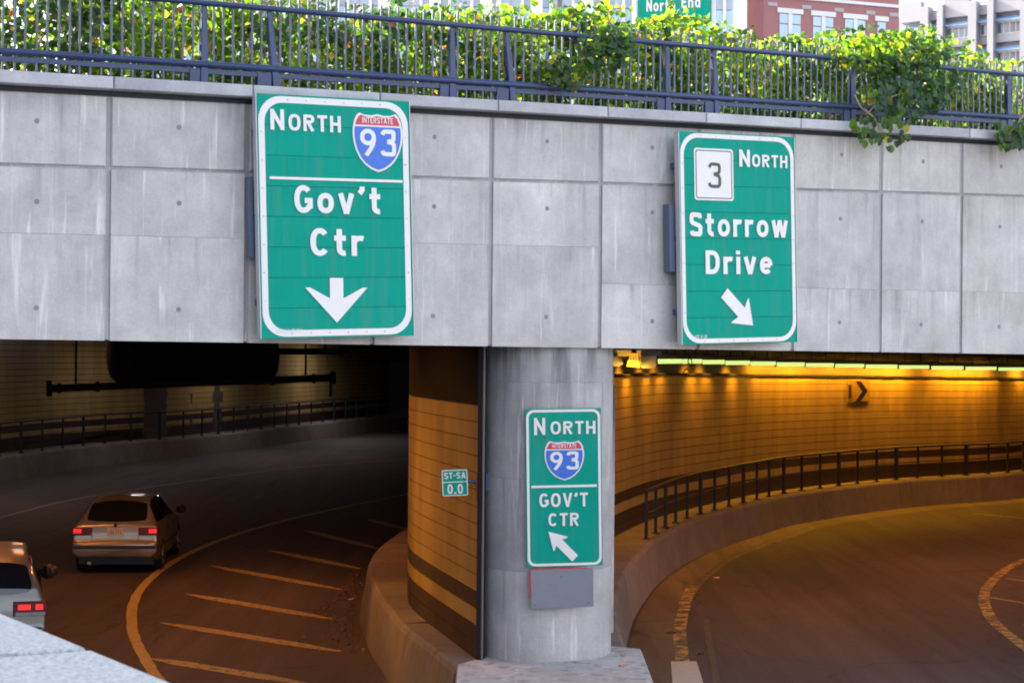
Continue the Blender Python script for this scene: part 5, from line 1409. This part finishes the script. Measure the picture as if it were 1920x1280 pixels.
def wheel(root, x, y, r, wd, side):
    wl = MB(); wl.tube([(x - side * wd, y, r), (x - side * .02, y, r), (x, y, r)], r, 24)
    t = wl.build('wheel', M['tyre'], root, world=False)
    mb = MB(); n = 5
    mb.tube([(x - side * .01, y, r), (x + side * .008, y, r)], r * .64, 20)
    link('rim', mb.mesh('rim', M['rim']), t)
    mb = MB()
    for k in range(n):
        a = 2 * math.pi * k / n
        mb.box((x + side * .012, y + math.cos(a) * r * .36, r + math.sin(a) * r * .36), (.012, .05, r * .34), Matrix.Rotation(-a + math.pi / 2, 3, 'X'))
    link('rim_slots', mb.mesh('slots', M['tyre']), t)
def local(name, mb, mat, parent, smooth=False): return link(name, mb.mesh(name, mat, None, smooth), parent)
def lbox(name, c, sz, mat, parent, ch=.012, rot=None):
    mb = MB(); hx, hy, hz = [q / 2 for q in sz]
    f = [(-hx, -hy, -hz), (hx, -hy, -hz), (hx, -hy, hz), (-hx, -hy, hz)]; b = [(x, hy, z) for x, y, z in f]
    P = [Vector(q) for q in f + b]
    if rot: P = [rot @ q for q in P]
    P = [q + Vector(c) for q in P]; mb.hexa(P, 0, ch); return local(name, mb, mat, parent)
def arch(root, x, y, r, side):
    mb = MB(); mb.tube([(x, y, r), (x + side * .004, y, r)], r * 1.17, 28); local('wheel_arch', mb, M['trim'], root)

# silver hatchback
car = empty('hatchback_car', label='beige silver hatchback with lit tail lamps driving into the left tunnel', cat='car',
            mat=Matrix.Translation((0, 0, 0)))
st = [(-2.27, .70, .36, .60, .605, .60), (-2.24, .82, .34, .63, .64, .66), (-2.18, .845, .34, .66, .67, .66), (-2.165, .84, .34, .80, .81, .66), (-2.13, .84, .33, .93, .965, .655),
      (-2.03, .845, .32, .955, 1.035, .66), (-1.75, .85, .20, .955, 1.235, .63), (-1.45, .855, .20, .95, 1.375, .60), (-1.05, .86, .20, .945, 1.43, .585), (-.4, .86, .19, .94, 1.445, .58), (.2, .86, .19, .935, 1.42, .57),
      (.55, .86, .19, .93, 1.35, .56), (.95, .86, .19, .925, 1.12, .60), (1.22, .855, .20, .90, .945, .62), (1.7, .84, .20, .83, .86, .6), (2.1, .80, .22, .70, .72, .55), (2.25, .70, .26, .58, .585, .5), (2.29, .6, .30, .5, .505, .45)]
B1 = Body(st); paint1 = carpaint('beige_silver_paint', (.31, .285, .24))
local('body', B1.mesh(None), paint1, car, True)
local('rear_window', B1.patch([(4.95, 6.75), (7.05, 6.7), (7.15, 9), (4.75, 9)], .007, 12, sym=True, rnd=.05), M['cglass'], car, True)
local('windscreen', B1.patch([(11.15, 6.9), (12.8, 6.9), (12.8, 9), (11.15, 9)], .006, 8, sym=True), M['cglass'], car, True)
for sd in (1, -1):
    local('side_window', B1.patch([(5.6, 5.2), (8.3, 5.15), (8.3, 6.35), (6.6, 6.3)], .006, 8, sd), M['cglass'], car, True)
    local('side_window', B1.patch([(8.4, 5.15), (9.75, 5.15), (9.75, 6.35), (8.4, 6.35)], .006, 8, sd), M['cglass'], car, True)
    local('side_window', B1.patch([(9.85, 5.15), (12.3, 5.15), (11.2, 6.3), (9.85, 6.35)], .006, 8, sd), M['cglass'], car, True)
    t = lbox('tail_lamp', (sd * .66, -2.165, .85), (.40, .06, .155), M['tail_off'], car)
    t2 = lbox('lit_lens', (sd * .745, -2.198, .862), (.155, .012, .085), M['tail_on'], t, .004)
    lbox('reverse_lens', (sd * .735, -2.198, .79), (.18, .01, .022), M['trim'], t, .002)
    lbox('tail_lamp_corner', (sd * .845, -2.09, .85), (.03, .15, .14), M['tail_off'], car, .006)
    for yy in (-1.36, 1.33):
        arch(car, sd * .853, yy, .31, sd); wheel(car, sd * .862, yy, .31, .2, sd)
    lbox('side_moulding', (sd * .862, .0, .50), (.018, 2.05, .055), M['trim'], car, .004)
    for yy in (-.62, .28): lbox('door_handle', (sd * .857, yy, .82), (.03, .15, .05), M['trim'], car, .006)
    lbox('door_seam', (sd * .862, -.12, .62), (.004, .008, .55), M['trim'], car, 0)
    lbox('door_seam', (sd * .861, -.98, .66), (.004, .008, .45), M['trim'], car, 0)
    mb = MB(); capsule(mb, (sd * .86, .92, 1.02), (sd * 1.06, .90, 1.03), .085, 12, .05); local('mirror', mb, M['trim'], car, True)
    lbox('tail_seam', (sd * .46, -2.192, .68), (.006, .008, .22), M['trim'], car, 0)
lbox('bumper_strip', (0, -2.262, .545), (1.60, .05, .07), M['trim'], car)
for sd in (1, -1): lbox('bumper_strip', (sd * .826, -2.06, .545), (.03, .36, .07), M['trim'], car, .006, )
pl = lbox('licence_plate', (0, -2.196, .845), (.31, .014, .155), plain('plate_white', (.55, .5, .42), .5), car, .003)
mb = MB(); add_text(mb, '785 FTZ', (-.125, .80, .125, .875), -2.206, .01); link('lettering', mb.mesh('t', plain('plate_red', (.25, .06, .06), .5)), pl)
mb = MB(); add_text(mb, 'MASS', (-.07, .888, .07, .91), -2.206, .0); link('lettering', mb.mesh('t', plain('plate_blue', (.2, .08, .1), .5)), pl)
mb = MB(); mb.tube([(0, -2.145, .975), (0, -2.175, .97)], .035, 14); local('badge', mb, M['trim'], car)
lbox('underbody', (0, 0, .24), (1.5, 4.0, .16), M['trim'], car)
lbox('exhaust', (-.5, -2.2, .22), (.07, .12, .06), M['rim'], car)
ang = math.radians(4.5)
rc = Vector(((216 - 960) / FPX * 34.2, 34.3, 0))
car.matrix_world = Matrix.Translation(rc) @ Matrix.Rotation(ang, 4, 'Z') @ Matrix.Translation((0, 2.27, 0))

# silver minivan cut by the left edge
van = empty('minivan_car', label='silver minivan partly cut off at the left edge above the granite parapet', cat='car')
st2 = [(-2.30, .74, .34, .56, .565, .64), (-2.27, .86, .26, .60, .61, .72), (-2.22, .885, .25, .64, .65, .74), (-2.20, .89, .25, .85, .86, .76), (-2.17, .895, .24, .98, 1.02, .78), (-2.12, .90, .24, 1.0, 1.20, .77),
       (-2.0, .905, .22, 1.0, 1.38, .73), (-1.85, .91, .22, 1.0, 1.48, .70), (-1.5, .915, .21, .99, 1.52, .68), (-.6, .92, .21, .98, 1.54, .675), (.3, .92, .21, .97, 1.52, .67), (.75, .92, .21, .96, 1.50, .66),
       (1.3, .92, .21, .95, 1.22, .70), (1.55, .915, .21, .94, 1.05, .72), (2.1, .89, .22, .84, .88, .7), (2.45, .82, .24, .68, .70, .6), (2.55, .7, .3, .55, .56, .5)]
B2 = Body(st2); paint2 = carpaint('silver_paint', (.17, .155, .145))
local('body', B2.mesh(None), paint2, van, True)
local('rear_window', B2.patch([(4.35, 6.8), (7.1, 6.85), (7.1, 9), (4.3, 9)], .007, 12, sym=True, rnd=.04), M['cglass'], van, True)
local('windscreen', B2.patch([(11.1, 6.9), (13, 6.9), (13, 9), (11.1, 9)], .006, 8, sym=True), M['cglass'], van, True)
for sd in (1, -1):
    local('side_window', B2.patch([(6.3, 5.2), (8.5, 5.2), (8.5, 6.4), (7.4, 6.3)], .006, 8, sd), M['cglass'], van, True)
    local('side_window', B2.patch([(8.6, 5.2), (9.6, 5.2), (9.6, 6.4), (8.6, 6.4)], .006, 8, sd), M['cglass'], van, True)
    local('side_window', B2.patch([(9.7, 5.2), (12.8, 5.2), (11.3, 6.3), (9.7, 6.4)], .006, 8, sd), M['cglass'], van, True)
    t = lbox('tail_lamp', (sd * .68, -2.205, .90), (.46, .06, .20), M['tail_off'], van)
    lbox('lit_lens', (sd * .60, -2.238, .925), (.17, .012, .075), M['tail_on'], t, .004)
    lbox('lit_lens', (sd * .80, -2.238, .925), (.10, .012, .075), M['tail_on'], t, .004)
    lbox('clear_lens', (sd * .68, -2.238, .83), (.40, .012, .05), M['tail_clear'], t, .004)
    lbox('tail_lamp_corner', (sd * .895, -2.14, .90), (.03, .14, .19), M['tail_off'], van, .006)
    for yy in (-1.4, 1.5): arch(van, sd * .913, yy, .33, sd); wheel(van, sd * .922, yy, .33, .2, sd)
    mb = MB(); capsule(mb, (sd * .86, .95, 1.00), (sd * 1.12, .92, 1.03), .11, 14, .07); local('mirror', mb, M['trim'], van, True)
lbox('bumper_strip', (0, -2.285, .52), (1.6, .05, .07), M['trim'], van)
lbox('licence_plate', (0, -2.24, .86), (.31, .014, .155), bpy.data.materials['plate_white'], van, .003)
lbox('underbody', (0, .1, .26), (1.6, 4.2, .16), M['trim'], van)
ang2 = math.radians(16.5)
van.matrix_world = Matrix.Translation(((88 - 960) / FPX * 23.6 - .87, 23.5, 0)) @ Matrix.Rotation(ang2, 4, 'Z') @ Matrix.Translation((0, 2.27, 0))

# ================================================================== SMALL THINGS
def flake(name, px, py, z, size, mat, label, cat='leaf'):
    p = PZ(px, py, z); mb = MB(); k = [(math.cos(a) * size * (1 + .3 * math.sin(3 * a)), math.sin(a) * size * .7, .006 + .012 * math.sin(2 * a)) for a in [i * math.pi / 4 for i in range(8)]]
    mb.add([(p.x, p.y, z + .012)] + [(p.x + x, p.y + y, z + .004 + h_) for x, y, h_ in k], [(0, 1 + i, 1 + (i + 1) % 8) for i in range(8)])
    mb.add([(p.x, p.y, z + .003)] + [(p.x + x, p.y + y, z + .002) for x, y, h_ in k], [(0, 1 + (i + 1) % 8, 1 + i) for i in range(8)])
    tag(mb.build(name, mat), label, cat)
flake('fallen_leaf', 1166, 1249, Z + .004, .045, plain('orange_leaf', (.75, .22, .04), .6), 'single orange fallen leaf on the column plinth')
flake('paper_scrap', 1341, 1083, .0, .09, plain('paper', (.7, .55, .38), .8), 'pale crumpled scrap of litter on the right tunnel road', 'litter')
flake('rubber_scrap', 1258, 1186, .0, .10, M['trim'], 'flat black rubber scrap beside the worn yellow line', 'litter')
flake('rubber_scrap', 1314, 1226, .0, .05, M['trim'], 'tiny dark scrap on the road right of the worn yellow line', 'litter')
flake('paper_scrap', 655, 1123, .0, .09, plain('dry_leaf_pale', (.5, .32, .14), .8), 'pale dry leaf clump beside the pier barrier', 'litter')
C = []
for k in range(420):
    l = random.uniform(5.5, 15); o = -.24 - abs(random.gauss(0, .32)); q = pierL_edge.off(l, o); C.append((q.x, q.y, .02 + random.random() * .03))
C = np.array(C); N_ = rng.normal(size=(len(C), 3)) * .35 + np.array([0, 0, 1]); mi = rng.choice(2, len(C), p=[.6, .4])
o = link('leaf_litter', leaf_mesh('leaf_litter', C, N_, rng.uniform(.02, .06, len(C)), [plain('dry_leaf', (.16, .09, .04), .8), plain('dry_leaf_dark', (.05, .035, .025), .9)], mi, (0, 0, 0)))
tag(o, 'dry brown leaf litter along the foot of the pier barrier', 'leaf litter', kind='stuff')
# dark lamp post in front of the white building
p = PD(1048, 20, 80); lp = empty('lamp_post', (p.x, p.y, 6.9), 'dark grey post in front of the white building', 'lamp post')
mb = MB(); mb.tube([(p.x, p.y, 6.9), (p.x, p.y, 26)], .14, 10); mb.build('pole', M['house'], lp)
mb = MB(); mb.tube([(p.x, p.y, 6.9), (p.x, p.y, 7.6)], .25, 10); mb.build('base', M['house'], lp)
